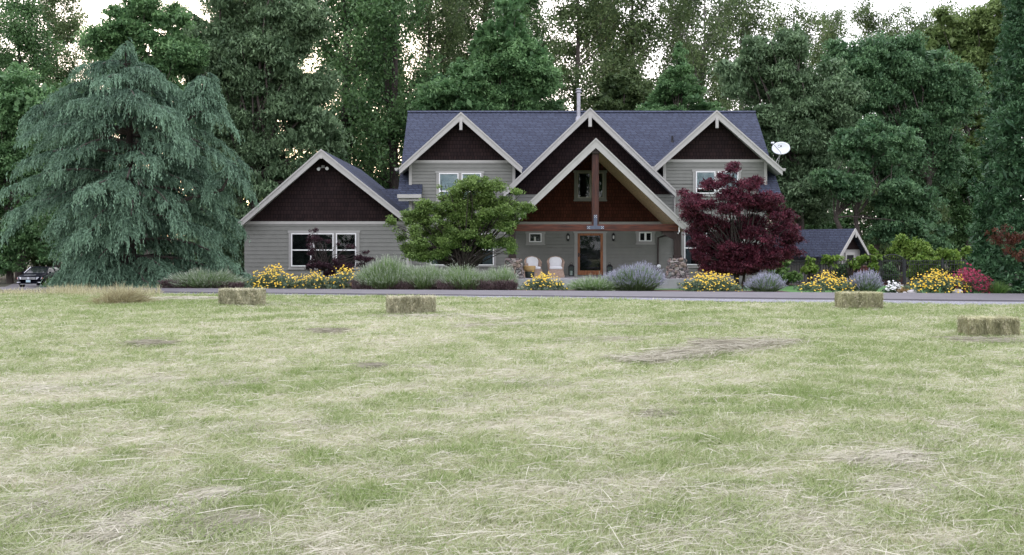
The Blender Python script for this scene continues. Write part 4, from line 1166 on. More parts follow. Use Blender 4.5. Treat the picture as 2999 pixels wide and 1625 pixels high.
# tall sparse cottonwoods with sky showing through
def cottonwood_mesh(seed, H, spread, nclump, per, leaf, clump, fm, bark, r0, start=.3, fork=False):
    rng = np.random.default_rng(seed); mb = MB(); ends = []
    tr = [np.array([math.sin(k * .7 + seed) * .25 * k / 12, math.cos(k * .9 + seed) * .25 * k / 12, H * k / 12]) for k in range(13)]
    mb.tube(tr, [r0 * (1 - .9 * k / 12) for k in range(13)], 9)
    if fork:
        f0 = tr[3]; f1 = [f0 + np.array([spread * .35 * (k / 6) ** .8, .3 * k / 6, (H - f0[2]) * .93 * k / 6]) for k in range(7)]
        mb.tube(f1, [r0 * .6 * (1 - .85 * k / 6) for k in range(7)], 8)
    nb = 34
    for b in range(nb):
        u = start + (1 - start) * (b + rng.random()) / nb; f = u * 12; i = min(11, int(f))
        src = tr if not (fork and b % 3 == 0 and u > .35) else None
        p = tr[i] + (tr[i + 1] - tr[i]) * (f - i)
        if src is None:
            g = min(5, int((u - .25) / .75 * 6)); p = f1[g]
        az = b * 2.39996 + rng.normal() * .4
        L = spread * (1.0 - .55 * (u - start) / (1 - start)) * rng.uniform(.6, 1.1)
        dv = np.array([math.cos(az), math.sin(az), 0]); up_ = rng.uniform(.55, 1.1)
        pts = [p + dv * L * v + np.array([0, 0, L * up_ * v ** 1.3]) + rng.normal(size=3) * .1 * v for v in np.linspace(0, 1, 6)]
        mb.tube(pts, [max(.015, .035 * L / 2.5 * (1 - .85 * v)) for v in np.linspace(0, 1, 6)], 5, cap=False)
        for v in (.35, .5, .62, .75, .88, 1.0):
            ends.append(p + dv * L * v + np.array([0, 0, L * up_ * v ** 1.3]))
            for _ in range(2):
                q = ends[-1] + rng.normal(size=3) * np.array([.65, .65, .5]) * L * .3
                ends.append(q)
                mb.tube([pts[int(v * 5)], q], [.018, .008], 4, cap=False)
    E = np.array(ends); E = E[rng.permutation(len(E))[:nclump]]
    nc = len(E); off = rng.normal(size=(nc, per, 3)) * .5 * (clump * rng.uniform(.6, 1.4, nc))[:, None, None]
    Pp = (E[:, None] + off).reshape(-1, 3)
    tint = np.clip(np.repeat(rng.normal(.5, .16, nc), per) + rng.normal(0, .15, nc * per), 0, 1)
    V = leaves(Pp, leaf[0], leaf[1], rng, .3, .3)
    root = empty("cottonwood_tree", (0, 0, 0), 0)
    mb.build("trunk", M[bark], root, local=True)
    n = len(V) // 4
    o = np_mesh("crown", V, np.arange(4 * n), np.arange(n) * 4, FM[fm], root, local=True, attrs={"tint": np.repeat(tint, 4)})
    return root
protoA = cottonwood_mesh(71, 30, 6.2, 430, 72, (.26, .17), 1.0, "olive", "bark", .42, .22)
protoB = cottonwood_mesh(72, 27, 5.4, 390, 72, (.26, .17), 1.0, "dark", "dark_bark", .48, .2, True)
protoC = cottonwood_mesh(73, 24, 4.8, 290, 60, (.24, .15), .9, "olive", "pale_bark", .26, .3)
used = set()
def cw(proto, px, d, hs, ws, rz_, label):
    o = proto if proto.name not in used else copy_thing(proto)
    used.add(proto.name)
    x = WX(px, d); o.location = (x, d, float(gz(x, d)) - .2); o.rotation_euler = (0, 0, rz_); o.scale = (ws, ws, hs)
    tag(o, label, "tree", "tall trees behind the house")
cw(protoB, 1008, 74, 1.0, 1.0, .4, "tall dark cottonwood with forked pale trunk between the ash tree and the house")
cw(protoB, 1155, 72, .98, .95, 2.2, "tall dark-trunked cottonwood rising just left of the main roof")
cw(protoA, 1251, 84, 1.0, .9, .9, "slender olive cottonwood above the left end of the roof ridge")
cw(protoC, 1312, 90, 1.1, 1.0, 2.9, "thin cottonwood above the left front gable peak")
cw(protoA, 1085, 92, .95, 1.0, 5.2, "olive cottonwood far back between the two dark trunks left of the roof")
cw(protoA, 1420, 92, .98, .95, 4.0, "olive cottonwood behind the left half of the mid-green maple")
cw(protoB, 1535, 86, 1.02, .85, 3.3, "dark cottonwood trunk rising behind the top of the mid-green maple")
cw(protoA, 1690, 82, 1.0, .95, 1.7, "dark olive cottonwood directly behind the flue pipe")
cw(protoB, 1775, 94, 1.05, .9, 5.0, "dark cottonwood behind the right slope of the middle gable")
cw(protoA, 1855, 84, .98, .9, 2.6, "olive cottonwood with straight trunk right of the flue pipe")
cw(protoC, 2000, 88, 1.15, .9, .3, "thin cottonwood standing directly above the pyramid shaped tree")
cw(protoC, 2058, 80, 1.08, .85, 4.4, "slim pale-stemmed cottonwood with much sky around it, right of the pyramid shaped tree")
cw(protoA, 2175, 92, .92, .85, 3.6, "olive cottonwood behind the rounded grey-green tree by the dish")
cw(protoC, 2320, 96, 1.05, 1.0, 1.2, "feathery cottonwood rising left of the highest round blue-green tree")
cw(protoC, 2440, 98, 1.05, .9, 5.6, "feathery cottonwood rising above the shed")
cw(protoA, 2580, 104, .9, .8, .2, "distant dark cottonwood in the sky gap at the upper right")
cw(protoC, 2690, 104, 1.1, .9, 2.0, "distant pale cottonwood next to the yellow-green tree")
cw(protoA, 2830, 108, .93, .9, 5.9, "distant cottonwood behind the yellow-green tree")
cw(protoB, 60, 90, .98, 1.0, 1.0, "tall loose dark cottonwood at the top left corner")
cw(protoA, 165, 96, .95, .85, 2.4, "olive cottonwood at the upper left, beside the open sky gap")
cw(protoA, -70, 94, .95, .9, 3.0, "olive cottonwood reaching in from the left picture edge")
cw(protoC, 262, 98, .74, .7, 4.1, "short feathery cottonwood below the open sky gap at the upper left")
cw(protoA, 700, 86, .95, 1.0, 2.0, "olive cottonwood behind the huge ash tree")

# dark understory that closes the wood
def understory(seed, fm):
    rng = np.random.default_rng(seed); root = empty("understory_tree", (0, 0, 0))
    lb = []
    for i in range(16):
        a = i * 2.39996; q = math.sqrt((i + .5) / 16) * 3.0; h = rng.uniform(1.2, 6.4)
        lb.append((np.array([math.cos(a) * q, math.sin(a) * q, h]), np.array([1.5, 1.5, 1.25]) * rng.uniform(.8, 1.2)))
    mb = MB()
    for k in range(3): mb.tube([(k * .3 - .3, 0, 0), (k * .8 - .8, .3 * k, 2.5), (k * 1.2 - 1.2, .2, 5)], [.16, .1, .04], 6)
    mb.build("trunk", M["dark_bark"], root, local=True)
    crown("crown", lb, 20000, (.26, .14), .8, FM[fm], root, seed, gap=.2)
    return root
uA, uB = understory(81, "dark"), understory(82, "olive")
for i, (px, d, s_, lab) in enumerate((
    (1010, 80, 1.0, "dark undergrowth tree in the gap right of the ash tree"), (1110, 84, 1.0, "dark undergrowth tree between the garage roof and the main roof"),
    (1230, 98, 1.2, "undergrowth tree hidden low behind the left end of the main roof"), (900, 92, 1.2, "undergrowth tree behind the garage gable peak"),
    (1600, 100, 1.35, "undergrowth tree behind the ridge left of the flue pipe"), (1780, 98, 1.35, "undergrowth tree behind the ridge right of the flue pipe"),
    (2120, 96, 1.3, "undergrowth tree behind the right end of the main roof"), (2330, 82, 1.1, "dark undergrowth tree behind the dish and the red maple"),
    (2440, 92, 1.2, "dark undergrowth tree behind the left part of the shed roof"), (2640, 84, 1.0, "dark undergrowth tree behind the vines and the arched gate"),
    (2800, 88, 1.2, "dark undergrowth tree low behind the fence at the right"), (2960, 90, 1.3, "dark undergrowth tree hidden behind the redwood"),
    (130, 100, 1.2, "dark undergrowth tree low behind the parked car"), (-60, 92, 1.0, "dark undergrowth tree left of the parked car"), (330, 92, 1.2, "undergrowth tree hidden behind the blue cedar"))):
    p = uA if i % 3 else uB
    o = p if p.name not in used else copy_thing(p); used.add(p.name)
    x = WX(px, d); o.location = (x, d, float(gz(x, d)) - .3); o.rotation_euler = (0, 0, i * 1.3); o.scale = (s_, s_, s_ * (1 + .15 * (i % 2)))
    tag(o, lab, "tree", "undergrowth trees at the wood edge")

# ------------------------------------------------------------------ VINES AND SHRUBS AT THE FENCE
def shrub(name, label, cat, d, lobes, n, leaf, clump, fm, seed, group=None, depth=.6, jit=.2, **kw):
    lb = px_lobes(lobes, d, 2200, 600, .3102, depth, jit, seed)
    bx = lb[0][0][0]; z0 = float(gz(bx, d))
    r = empty(name, (bx, d, z0), 0, label, cat, group)
    rng = np.random.default_rng(seed); mb = MB()
    limbs(mb, np.array([bx, d, z0 - .05]), [c for c, _ in lb], .03, rng, .08)
    mb.build("stem", M["dark_bark"], r)
    crown("foliage", lb, n, leaf, clump, FM[fm], r, seed, **kw)
G = "grape vines on the garden fence"
K = dict(leaf=(.16, .13), clump=.15, fm="vine", shell=.9, per=7, up=.4, gap=.34)
shrub("grape_vine", "leafy vine clump at the house end of the fence, beside the red maple", "vine", 45.8, [(250, 560, 90, 70), (330, 520, 50, 40), (220, 620, 70, 60), (300, 640, 60, 50)], 1700, seed=91, group=G, **{**K, "fm": "shrub"})
shrub("grape_vine", "tall bright vine shoot in front of the shed's roof edge", "vine", 45.85, [(560, 540, 40, 50), (540, 480, 22, 40), (520, 590, 40, 40), (590, 600, 30, 50)], 850, seed=92, group=G, **K)
shrub("grape_vine", "vine hanging over the fence below the left side of the shed gable", "vine", 45.85, [(740, 510, 80, 36), (700, 560, 50, 40), (760, 600, 46, 50), (840, 500, 50, 26)], 1500, seed=93, group=G, **K)
shrub("grape_vine", "vine draped along the fence top below the shed window", "vine", 45.85, [(930, 520, 80, 30), (1010, 520, 70, 26), (1080, 490, 60, 30), (980, 560, 60, 30), (900, 560, 40, 40)], 1800, seed=94, group=G, **K)
shrub("grape_vine", "upright vine shoots just left of the arched gate", "vine", 45.85, [(1140, 460, 50, 50), (1190, 500, 50, 44), (1130, 410, 20, 30), (1160, 580, 40, 50)], 1300, seed=95, group=G, **K)
shrub("grape_vine", "vine mass right of the arched gate along the fence top", "vine", 46.4, [(1600, 520, 110, 36), (1500, 570, 70, 40), (1700, 540, 90, 40), (1620, 600, 90, 40)], 2400, seed=96, group=G, **K)
shrub("grape_vine", "high leafy vine at the right end of the fence beside the redwood", "vine", 46.6, [(1830, 470, 90, 50), (1950, 470, 90, 50), (2060, 450, 70, 45), (2130, 510, 60, 60), (1900, 540, 120, 50), (2080, 570, 70, 50), (1780, 430, 30, 36), (2040, 420, 30, 30)], 4600, seed=97, group=G, **K)
shrub("leafy_bush", "large bright green rounded bush behind the arched gate", "bush", 50.5, [(1480, 400, 170, 70), (1400, 350, 60, 50), (1580, 380, 90, 60), (1340, 440, 70, 50), (1640, 450, 80, 50), (1480, 460, 160, 50), (1420, 320, 30, 40)], 12000, (.13, .09), .22, "vine", 98, shell=.6, per=30, gap=.2, up=.8, depth=.8)
shrub("leafy_bush", "low dark bush in front of the fence panel near the house corner", "bush", 44.6, [(370, 680, 70, 40), (430, 660, 50, 40), (310, 660, 40, 40)], 1800, (.10, .07), .16, "shrub", 99, shell=.8, per=24)
shrub("leafy_bush", "dark leafy shrub seen through the arched gate", "bush", 47.6, [(1300, 600, 70, 60), (1340, 660, 60, 50), (1270, 670, 50, 40)], 3000, (.10, .07), .2, "dark", 100, shell=.8, per=24)
shrub("leafy_bush", "dark leafy shrub behind the fence between the shed and the gate", "bush", 47.2, [(850, 610, 60, 50), (900, 640, 50, 40), (800, 650, 50, 40)], 2600, (.10, .07), .2, "dark", 101, shell=.8, per=24)
for i_, (x_, lab_) in enumerate(((1570, "green shrub behind the fence just right of the arched gate"), (1740, "green shrub behind the middle of the right fence run"), (1900, "green shrub behind the fence above the largest daisy mound"), (2060, "green shrub behind the fence end beside the redwood"))):
    shrub("leafy_bush", lab_, "bush", 47.6, [(x_, 645, 95, 55), (x_ + 30, 610, 60, 40)], 2600, (.12, .09), .2, "vine", 102 + i_, shell=.8, per=24)

# far woodland that reads as one mass and closes the horizon
def woodland():
    rng = np.random.default_rng(191); lb = []
    for i in range(430):
        x = -95 + 190 * (i + rng.random()) / 430; y = rng.uniform(112, 126); H = 8.5 + 6 * vnoise(np.array([x]), np.array([3.0]), 9.0)[0]
        h = -2.6 + (H + 2.6) * rng.random() ** .7
        lb.append((np.array([x, y, h]), np.array([2.6, 2.2, 2.1]) * rng.uniform(.8, 1.3)))
    for i in range(230):
        a = math.pi * (1.05 + .9 * (i + rng.random()) / 230); q = rng.uniform(78, 90)
        lb.append((np.array([math.cos(a) * q * 1.3, math.sin(a) * q, rng.uniform(0, 18)]), np.array([5.5, 4.0, 4.2]) * rng.uniform(.8, 1.3)))
    o = crown("woodland", lb, 230000, (.44, .24), 1.1, FM["dark"], None, 192, shell=.6, per=50, fill=.22)
    tag(o, "distant dark woodland closing the view behind the tall trees", "woodland", kind="stuff")
woodland()
# ------------------------------------------------------------------ FLOWER BED PLANTS
FM["lav_leaf"] = leaf_mat("lavender_grass_leaf", (.09, .17, .055), (.30, .42, .18), .3)
FM["lav_leaf2"] = leaf_mat("grey_lavender_leaf", (.085, .15, .06), (.27, .38, .19), .3)
FM["lav_tip"] = leaf_mat("pale_green_spike", (.22, .27, .19), (.46, .50, .41), .25)
FM["lav_flower"] = leaf_mat("lavender_flower_spike", (.22, .22, .29), (.46, .46, .58), .25)
FM["dry"] = leaf_mat("purple_brown_dry_stem", (.085, .060, .060), (.27, .20, .205), .2)
FM["cor_leaf"] = leaf_mat("grey_green_fern_leaf", (.06, .10, .055), (.18, .25, .16), .3)
FM["yellow_petal"] = leaf_mat("golden_petal", (.68, .42, .02), (.86, .66, .10), .3)
FM["red_petal"] = leaf_mat("crimson_petal", (.20, .012, .038), (.34, .035, .09), .3)
FM["white_petal"] = leaf_mat("white_petal", (.72, .72, .72), (.85, .85, .85), .3)

def bed_d(px, off):
    d = 31.0
    for _ in range(6): d = float(YFAR(WX(px, d))) + off
    return d

def blades(base, tip, w, rng, bend=.10):
    """curved narrow blades: 5 vertices each"""
    n = len(base)
    ax = tip - base; side = unit(np.cross(ax, np.array([0, 0, 1.0]) + rng.normal(size=(n, 3)) * .6))
    mid = base + ax * .55 + np.array([0, 0, 1.0]) * (np.linalg.norm(ax, axis=1) * bend)[:, None]
    w = np.broadcast_to(np.asarray(w, float), (n,))[:, None]
    V = np.stack([base - side * w * .5, base + side * w * .5, mid + side * w * .42, mid - side * w * .42, tip], 1).reshape(-1, 3)
    return V
def blade_obj(name, V, tint, m, parent):
    n = len(V) // 5
    lo, st = repeat([0, 1, 2, 3, 3, 2, 4], [0, 4], 5, n)
    return np_mesh(name, V, lo, st, m, parent, attrs={"tint": np.repeat(tint, 5)})

def lavender(label, px0, px1, ytop, off, seed, tipmat="lav_flower", leafm="lav_leaf2", dens=1.0, fringe=False, tips=.5, cat="lavender"):
    tips = .36 if tips == .5 else tips
    pxc = (px0 + px1) / 2; d = bed_d(pxc, off); s = F / d
    W = (px1 - px0) / s; c = np.array([WX(pxc, d), d, float(gz(WX(pxc, d), d)) + .03]); H = WZ(ytop, d) - c[2]
    r = empty("lavender_bush", tuple(c), 0, label, cat, "lavender bushes along the road")
    rng = np.random.default_rng(seed)
    n = int(3600 * W * H * dens + 500)
    a = rng.random(n) * 2 * math.pi; q = np.sqrt(rng.random(n))
    br = min(.55, W * .30)
    base = c + np.stack([np.cos(a) * q * W * .30, np.sin(a) * q * br, np.zeros(n)], 1)
    tip = c + np.stack([np.cos(a) * q * W * .5, np.sin(a) * q * min(W * .45, .95), H * (np.sqrt(1 - .86 * q ** 2)) * rng.uniform(.5, 1.04, n)], 1)
    hm = .72 + .5 * vnoise(tip[:, 0], tip[:, 1] + seed, .38); tip[:, 2] = c[2] + (tip[:, 2] - c[2]) * hm
    tip += rng.normal(size=(n, 3)) * np.array([.05, .05, .05])
    V = blades(base, tip, .016 * rng.uniform(.7, 1.3, n), rng)
    blade_obj("stem", V, np.clip(rng.normal(.5, .22, n), 0, 1), FM[leafm], r)
    m = int(n * tips); idx = rng.permutation(n)[:m]
    dirv = unit(tip[idx] - base[idx])
    k = 4
    P_ = (tip[idx][:, None] + dirv[:, None] * (np.arange(k)[None, :, None] * .032 - .05)).reshape(-1, 3)
    V2 = leaves(P_, .046, .016, rng, .2, 0, np.repeat(dirv, k, 0), .25)
    leaf_obj("flower_spike", V2, np.clip(np.repeat(rng.normal(.5, .22, m), k), 0, 1), FM[tipmat], r)
    if fringe:
        nf = int(900 * W)
        x = rng.uniform(-.46, .46, nf) * W; hgt = (.16 + .26 * vnoise(x * 1.0 + c[0], np.zeros(nf) + seed, .35))
        b0 = c + np.stack([x, -.42 - .18 * rng.random(nf), hgt * rng.random(nf) * .7], 1)
        t0 = b0 + np.stack([rng.normal(size=nf) * .09, -.05 - .08 * rng.random(nf), .05 + .12 * rng.random(nf)], 1)
        blade_obj("dry_stem", blades(b0, t0, .02, rng), np.clip(rng.normal(.45, .25, nf), 0, 1), FM["dry"], r)
TALL = dict(tips=.22)
lavender("low grey lavender bush below the blue cedar at the left end of the bed", 478, 735, 792, 1.0, 111, "lav_tip", tips=.24, leafm="lav_leaf2", dens=.9, fringe=True)
lavender("tall green lavender bush at the left end of the long hedge, beside the yellow flowers", 1030, 1230, 762, 1.0, 112, "lav_tip", tips=.24, leafm="lav_leaf", dens=1.0, fringe=True)
lavender("green lavender bush of the long hedge, in front of the garage corner", 1160, 1330, 772, 1.1, 113, "lav_tip", tips=.24, leafm="lav_leaf", dens=1.0, fringe=True)
lavender("green lavender bush of the long hedge, in front of the green maple trunk", 1280, 1450, 775, 1.0, 114, "lav_tip", tips=.24, leafm="lav_leaf", dens=1.0, fringe=True)
lavender("green lavender bush at the right end of the long hedge, beside the stone pier", 1400, 1518, 776, 1.1, 115, "lav_tip", tips=.24, leafm="lav_leaf", dens=1.0, fringe=True)
lavender("low green lavender bush in front of the front door, lower of the two there", 1655, 1830, 812, .9, 116, "lav_tip", tips=.24, leafm="lav_leaf", dens=1.0)
lavender("big rounded purple-grey lavender bush right of the front door", 1765, 1946, 771, 1.2, 117, "lav_flower", "lav_leaf2", 1.25)
lavender("rounded lavender bush alone on the lawn in front of the red maple", 2188, 2296, 800, 1.0, 118, "lav_flower", "lav_leaf2", 1.3)
lavender("upright purple lavender bush left of the white flowers", 2490, 2578, 790, 1.0, 119, "lav_flower", "lav_leaf2", 1.6)

def flower_mound(label, px0, px1, ytop, off, seed, nfl, petal="yellow_petal", cat="yellow flowers", name="flowering_mound", fr=.031, leafm="cor_leaf", group="mounds of golden daisies", bias=.0):
    pxc = (px0 + px1) / 2; d = bed_d(pxc, off); s = F / d
    W = (px1 - px0) / s; c = np.array([WX(pxc, d), d, float(gz(WX(pxc, d), d)) + .02]); H = WZ(ytop, d) - c[2]
    r = empty(name, tuple(c), 0, label, cat, group)
    nfl = int(nfl * 1.45); rng = np.random.default_rng(seed)
    dep = min(W * .45, .8)
    nsub = max(4, int(W * 4)); lb = []
    for i in range(nsub):
        u = (i + .5) / nsub * 2 - 1; hh = H * (.62 + .25 * rng.random()) * math.sqrt(max(.12, 1 - .75 * u * u))
        lb.append((c + np.array([u * W * .42, rng.uniform(-.4, .4) * dep, hh * .52]), np.array([W / nsub * .9 + .12, dep * .55, hh * .55])))
    crown("foliage", lb, int(5200 * W * max(H, .4)), (.09, .022), .10, FM[leafm], r, seed, shell=.8, up=.2, per=24, tango=.6)
    # flower heads: short stems topped by a disc of petals
    a = rng.random(nfl) * 2 * math.pi; q = np.sqrt(rng.random(nfl)) ; ph = np.arccos(1 - q * .98)
    el = rng.uniform(.0, 1, nfl) ** .8 * math.pi / 2
    x = np.cos(a) * np.cos(el) * W * .5; y = np.sin(a) * np.cos(el) * dep; z = np.sin(el) * H * rng.uniform(.68, 1.0, nfl) * (.78 + .44 * vnoise(x * 1.0 + seed, y, .28)) + .05
    y = np.where(y > .35 * dep, -y, y)
    x = x * (1 + .0 * bias)
    P_ = c + np.stack([x, y, z], 1); P_ += rng.normal(size=P_.shape) * np.array([.06, .05, .06])
    nn = unit(np.stack([np.cos(a) * .4, -.55 + np.sin(a) * .3, np.full(nfl, .8)], 1) + rng.normal(size=(nfl, 3)) * .3)
    t = unit(np.cross(nn, [0.3, 1, .2])); b = np.cross(nn, t)
    rad = fr * rng.uniform(.7, 1.25, nfl); m = 10
    th = np.arange(m) / m * 2 * math.pi; rr = np.where(np.arange(m) % 2 == 0, 1.0, .78)
    rim = P_[:, None] + (t[:, None] * np.cos(th)[None, :, None] + b[:, None] * np.sin(th)[None, :, None]) * (rad[:, None] * rr[None])[:, :, None] - nn[:, None] * (rad * .25)[:, None, None]
    V = np.concatenate([P_[:, None], rim], 1).reshape(-1, 3)
    tl = []; 
    for k in range(m): tl += [0, 1 + k, 1 + (k + 1) % m]
    lo, st = repeat(tl, list(range(0, 3 * m, 3)), m + 1, nfl)
    tint = np.repeat(np.clip(rng.normal(.5, .25, nfl), 0, 1), m + 1)
    tag(np_mesh("bloom", V, lo, st, FM[petal], r, attrs={"tint": tint}), kind="stuff")
    bs = P_ - np.stack([x * .25, y * .3, np.minimum(.22, z * .8)], 1)
    blade_obj("stem", blades(bs, P_, .010, rng), np.full(nfl, .6), FM[leafm], r)
flower_mound("mound of golden daisies in front of the left garage wall", 728, 872, 783, 1.0, 121, 170)
flower_mound("mound of golden daisies below the garage windows", 865, 980, 800, 1.1, 122, 110)
flower_mound("loose golden daisies between the purple laceleaf maple and the lavender hedge", 962, 1062, 784, .9, 123, 90)
flower_mound("small mound of golden daisies in front of the wicker armchairs", 1532, 1655, 806, .7, 124, 120)
flower_mound("broad mound of golden daisies in front of the red maple", 1992, 2172, 798, 1.0, 125, 190)
flower_mound("mound of golden daisies touching the upright lavender, behind a hay bale", 2340, 2508, 806, .9, 126, 170)
flower_mound("largest mound of golden daisies, beside the crimson flowers", 2648, 2836, 800, .9, 127, 260)
flower_mound("mound of crimson flowers at the foot of the redwood", 2770, 2900, 796, 1.1, 128, 420, "red_petal", "red flowers", fr=.034, group=None)
flower_mound("small clump of white flowers on the lawn edge near the arched gate", 2594, 2640, 834, .8, 129, 80, "white_petal", "white flowers", fr=.040, group=None)
FM["gold_grass"] = leaf_mat("straw_coloured_tuft", (.30, .20, .09), (.5, .36, .18), .3)
def tuft(label, px, off, W, H, n, fm, seed, cat="grass tuft"):
    d = bed_d(px, off); c = np.array([WX(px, d), d, float(gz(WX(px, d), d))])
    rng = np.random.default_rng(seed)
    r = empty("grass_tuft", tuple(c), 0, label, cat)
    a = rng.random(n) * 6.283; q = np.sqrt(rng.random(n))
    base = c + np.stack([np.cos(a) * q * W * .2, np.sin(a) * q * W * .2, 0 * a], 1)
    tip = c + np.stack([np.cos(a) * q * W * .5, np.sin(a) * q * W * .5, H * np.sqrt(1 - .8 * q * q) * rng.uniform(.5, 1, n)], 1)
    blade_obj("blade", blades(base, tip, .014, rng), np.clip(rng.normal(.5, .2, n), 0, 1), FM[fm], r)
tuft("straw coloured grass tuft between the white flowers and the largest daisy mound", 2645, .6, .5, .28, 260, "gold_grass", 131)
tuft("dark green grassy plant at the foot of the redwood right of the crimson flowers", 2920, .9, .9, .5, 500, "shrub", 132)
tuft("bright green weed at the roadside below the left side of the blue cedar", 150, 1.2, .7, .55, 320, "shrub", 133)
M["rock"] = pmat("pale_boulder", (.42, .40, .40), .85, .2, 5, bump=.4)
def rock(px, off, s_, label, seed):
    d = bed_d(px, off); rng = np.random.default_rng(seed)
    mb = MB(); n, m = 7, 12
    for i in range(n):
        ph = math.pi * (i + .3) / n
        for k in range(m):
            th = 2 * math.pi * k / m; q = rng.uniform(.85, 1.15)
            mb.v.append((s_ * math.sin(ph) * math.cos(th) * q, s_ * .8 * math.sin(ph) * math.sin(th) * q, s_ * .6 * math.cos(ph) * q + s_ * .2))
    for i in range(n - 1):
        for k in range(m): mb.f.append((i * m + k, i * m + (k + 1) % m, (i + 1) * m + (k + 1) % m, (i + 1) * m + k))
    mb.f.append(tuple(range(m)))
    o = mb.build("boulder", M["rock"], smooth=True); o.location = (WX(px, d), d, float(gz(WX(px, d), d)) + .03)
    tag(o, label, "rock")
rock(2671, .35, .14, "pale boulder at the road edge beside the largest daisy mound", 1)
rock(2805, .4, .17, "grey boulder between the largest daisy mound and the crimson flowers", 2)
rock(2650, .35, .06, "small white stone at the road edge near the white flowers", 3)

# ------------------------------------------------------------------ HAY BALES
FM["hay"] = leaf_mat("hay_straw", (.22, .215, .125), (.70, .67, .50), .25, mid=(.40, .39, .26))
FM["hay_green"] = leaf_mat("grey_green_hay", (.22, .22, .12), (.62, .60, .39), .25)
M["bale"] = pmat("packed_hay", (.26, .24, .145), .95, .55, 30, bump=1.0, stretch=(1.0, 1.0, .35), c2=(.48, .45, .31))
M["twine"] = pmat("orange_brown_twine", (.30, .19, .08), .8, .2, 20)
def bale(px0, px1, ybot, L, Wd, H, rot, label, seed, green=False):
    pxc = (px0 + px1) / 2; d = F * HC / (ybot - YH) + Wd * .5
    x, y = WX(pxc, d), d; z = float(fz(np.array([x]), np.array([y]))[0]) - .01
    r = empty("hay_bale", (x, y, z), R(rot), label, "hay bale", "hay bales lying on the mown field")
    rng = np.random.default_rng(seed)
    nx, ny, nz = 26, 12, 12
    mb = MB(); idx = {}
    def vid(i, j, k):
        if (i, j, k) not in idx:
            u, v, w = i / nx * 2 - 1, j / ny * 2 - 1, k / nz
            rd = 1 - .045 * max(0, abs(v) + abs(w * 2 - 1) - 1.3) - .035 * max(0, abs(u) + abs(w * 2 - 1) - 1.4)
            p = np.array([u * L / 2 * rd, v * Wd / 2 * rd, H * (.5 + (w - .5) * rd)]) + rng.normal(size=3) * .008
            p[2] += .02 * math.sin(u * 5 + seed) * (w > .5); p[1] += .012 * math.sin(u * 9 + w * 3 + seed)
            idx[(i, j, k)] = len(mb.v); mb.v.append(tuple(p))
        return idx[(i, j, k)]
    for i in range(nx):
        for k in range(nz):
            mb.f.append((vid(i, 0, k), vid(i + 1, 0, k), vid(i + 1, 0, k + 1), vid(i, 0, k + 1))); mb.f.append((vid(i, ny, k), vid(i, ny, k + 1), vid(i + 1, ny, k + 1), vid(i + 1, ny, k)))
    for j in range(ny):
        for k in range(nz):
            mb.f.append((vid(0, j, k), vid(0, j, k + 1), vid(0, j + 1, k + 1), vid(0, j + 1, k))); mb.f.append((vid(nx, j, k), vid(nx, j + 1, k), vid(nx, j + 1, k + 1), vid(nx, j, k + 1)))
    for i in range(nx):
        for j in range(ny): mb.f.append((vid(i, j, nz), vid(i + 1, j, nz), vid(i + 1, j + 1, nz), vid(i, j + 1, nz)))
    mb.build("bale_body", M["bale"], r, local=True)
    n = 5200
    face = rng.choice(5, n, p=[.34, .26, .14, .14, .12]); u = rng.uniform(-1, 1, n); v = rng.uniform(-1, 1, n); o = np.ones(n)
    P_ = np.zeros((n, 3)); nr = np.zeros((n, 3)); tg = rng.normal(size=(n, 3))
    for f_, (pp, nn) in enumerate(((lambda: np.stack([u * L / 2, -o * Wd / 2, (v + 1) / 2 * H], 1), (0, -1, 0)), (lambda: np.stack([u * L / 2, v * Wd / 2, o * H], 1), (0, 0, 1)),
                                   (lambda: np.stack([-o * L / 2, u * Wd / 2, (v + 1) / 2 * H], 1), (-1, 0, 0)), (lambda: np.stack([o * L / 2, u * Wd / 2, (v + 1) / 2 * H], 1), (1, 0, 0)), (lambda: np.stack([u * L / 2, o * Wd / 2, (v + 1) / 2 * H], 1), (0, 1, 0)))):
        k = face == f_; P_[k] = pp()[k]; nr[k] = nn
    tg -= nr * (tg * nr).sum(1, keepdims=True) * .75
    side = face != 1
    tg[side] *= np.array([.45, .45, 1.3])        # pressed flakes: straws on the sides run up and down
    tg = unit(tg + nr * .12)
    ln = rng.uniform(.05, .16, n) * np.where(rng.random(n) < .06, 1.7, 1)
    b = P_ - tg * ln[:, None] * .5 + nr * .004; t = P_ + tg * ln[:, None] * .5 + nr * rng.uniform(.003, .03, n)[:, None]
    fl = vnoise(P_[:, 0] * 1 + seed * 3, P_[:, 2] * .25 + P_[:, 1] * .3, .08)
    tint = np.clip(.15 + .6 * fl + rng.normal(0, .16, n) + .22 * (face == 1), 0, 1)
    o2 = blade_obj("loose_straw", np.zeros((5, 3)), np.zeros(1), FM["hay"], r); bpy.data.objects.remove(o2)
    V = blades(b, t, .006 * rng.uniform(.7, 1.5, n), rng)
    lo, st = repeat([0, 1, 2, 3, 3, 2, 4], [0, 4], 5, n)
    np_mesh("loose_straw", V, lo, st, FM["hay_green" if green else "hay"], r, local=True, attrs={"tint": np.repeat(tint, 5)})
    for vy in (-.28, .28):
        e = .008
        pts = [(-L / 2 - e, vy * Wd, .02), (-L / 2 - e, vy * Wd, H + e), (L / 2 + e, vy * Wd, H + e), (L / 2 + e, vy * Wd, .02)]
        MB().tube(pts, .005, 5).build("twine", M["twine"], r, local=True)
bale(644, 775, 898, 1.02, .46, .40, -5, "hay bale on the field below the lavender under the blue cedar, leftmost of the four", 141)
bale(1128, 1279, 922, 1.0, .47, .38, 13, "hay bale in front of the long lavender hedge, its left end turned forward", 142)
bale(2452, 2578, 908, .96, .45, .38, -2, "hay bale at the road edge in front of the daisies and upright lavender", 143, True)
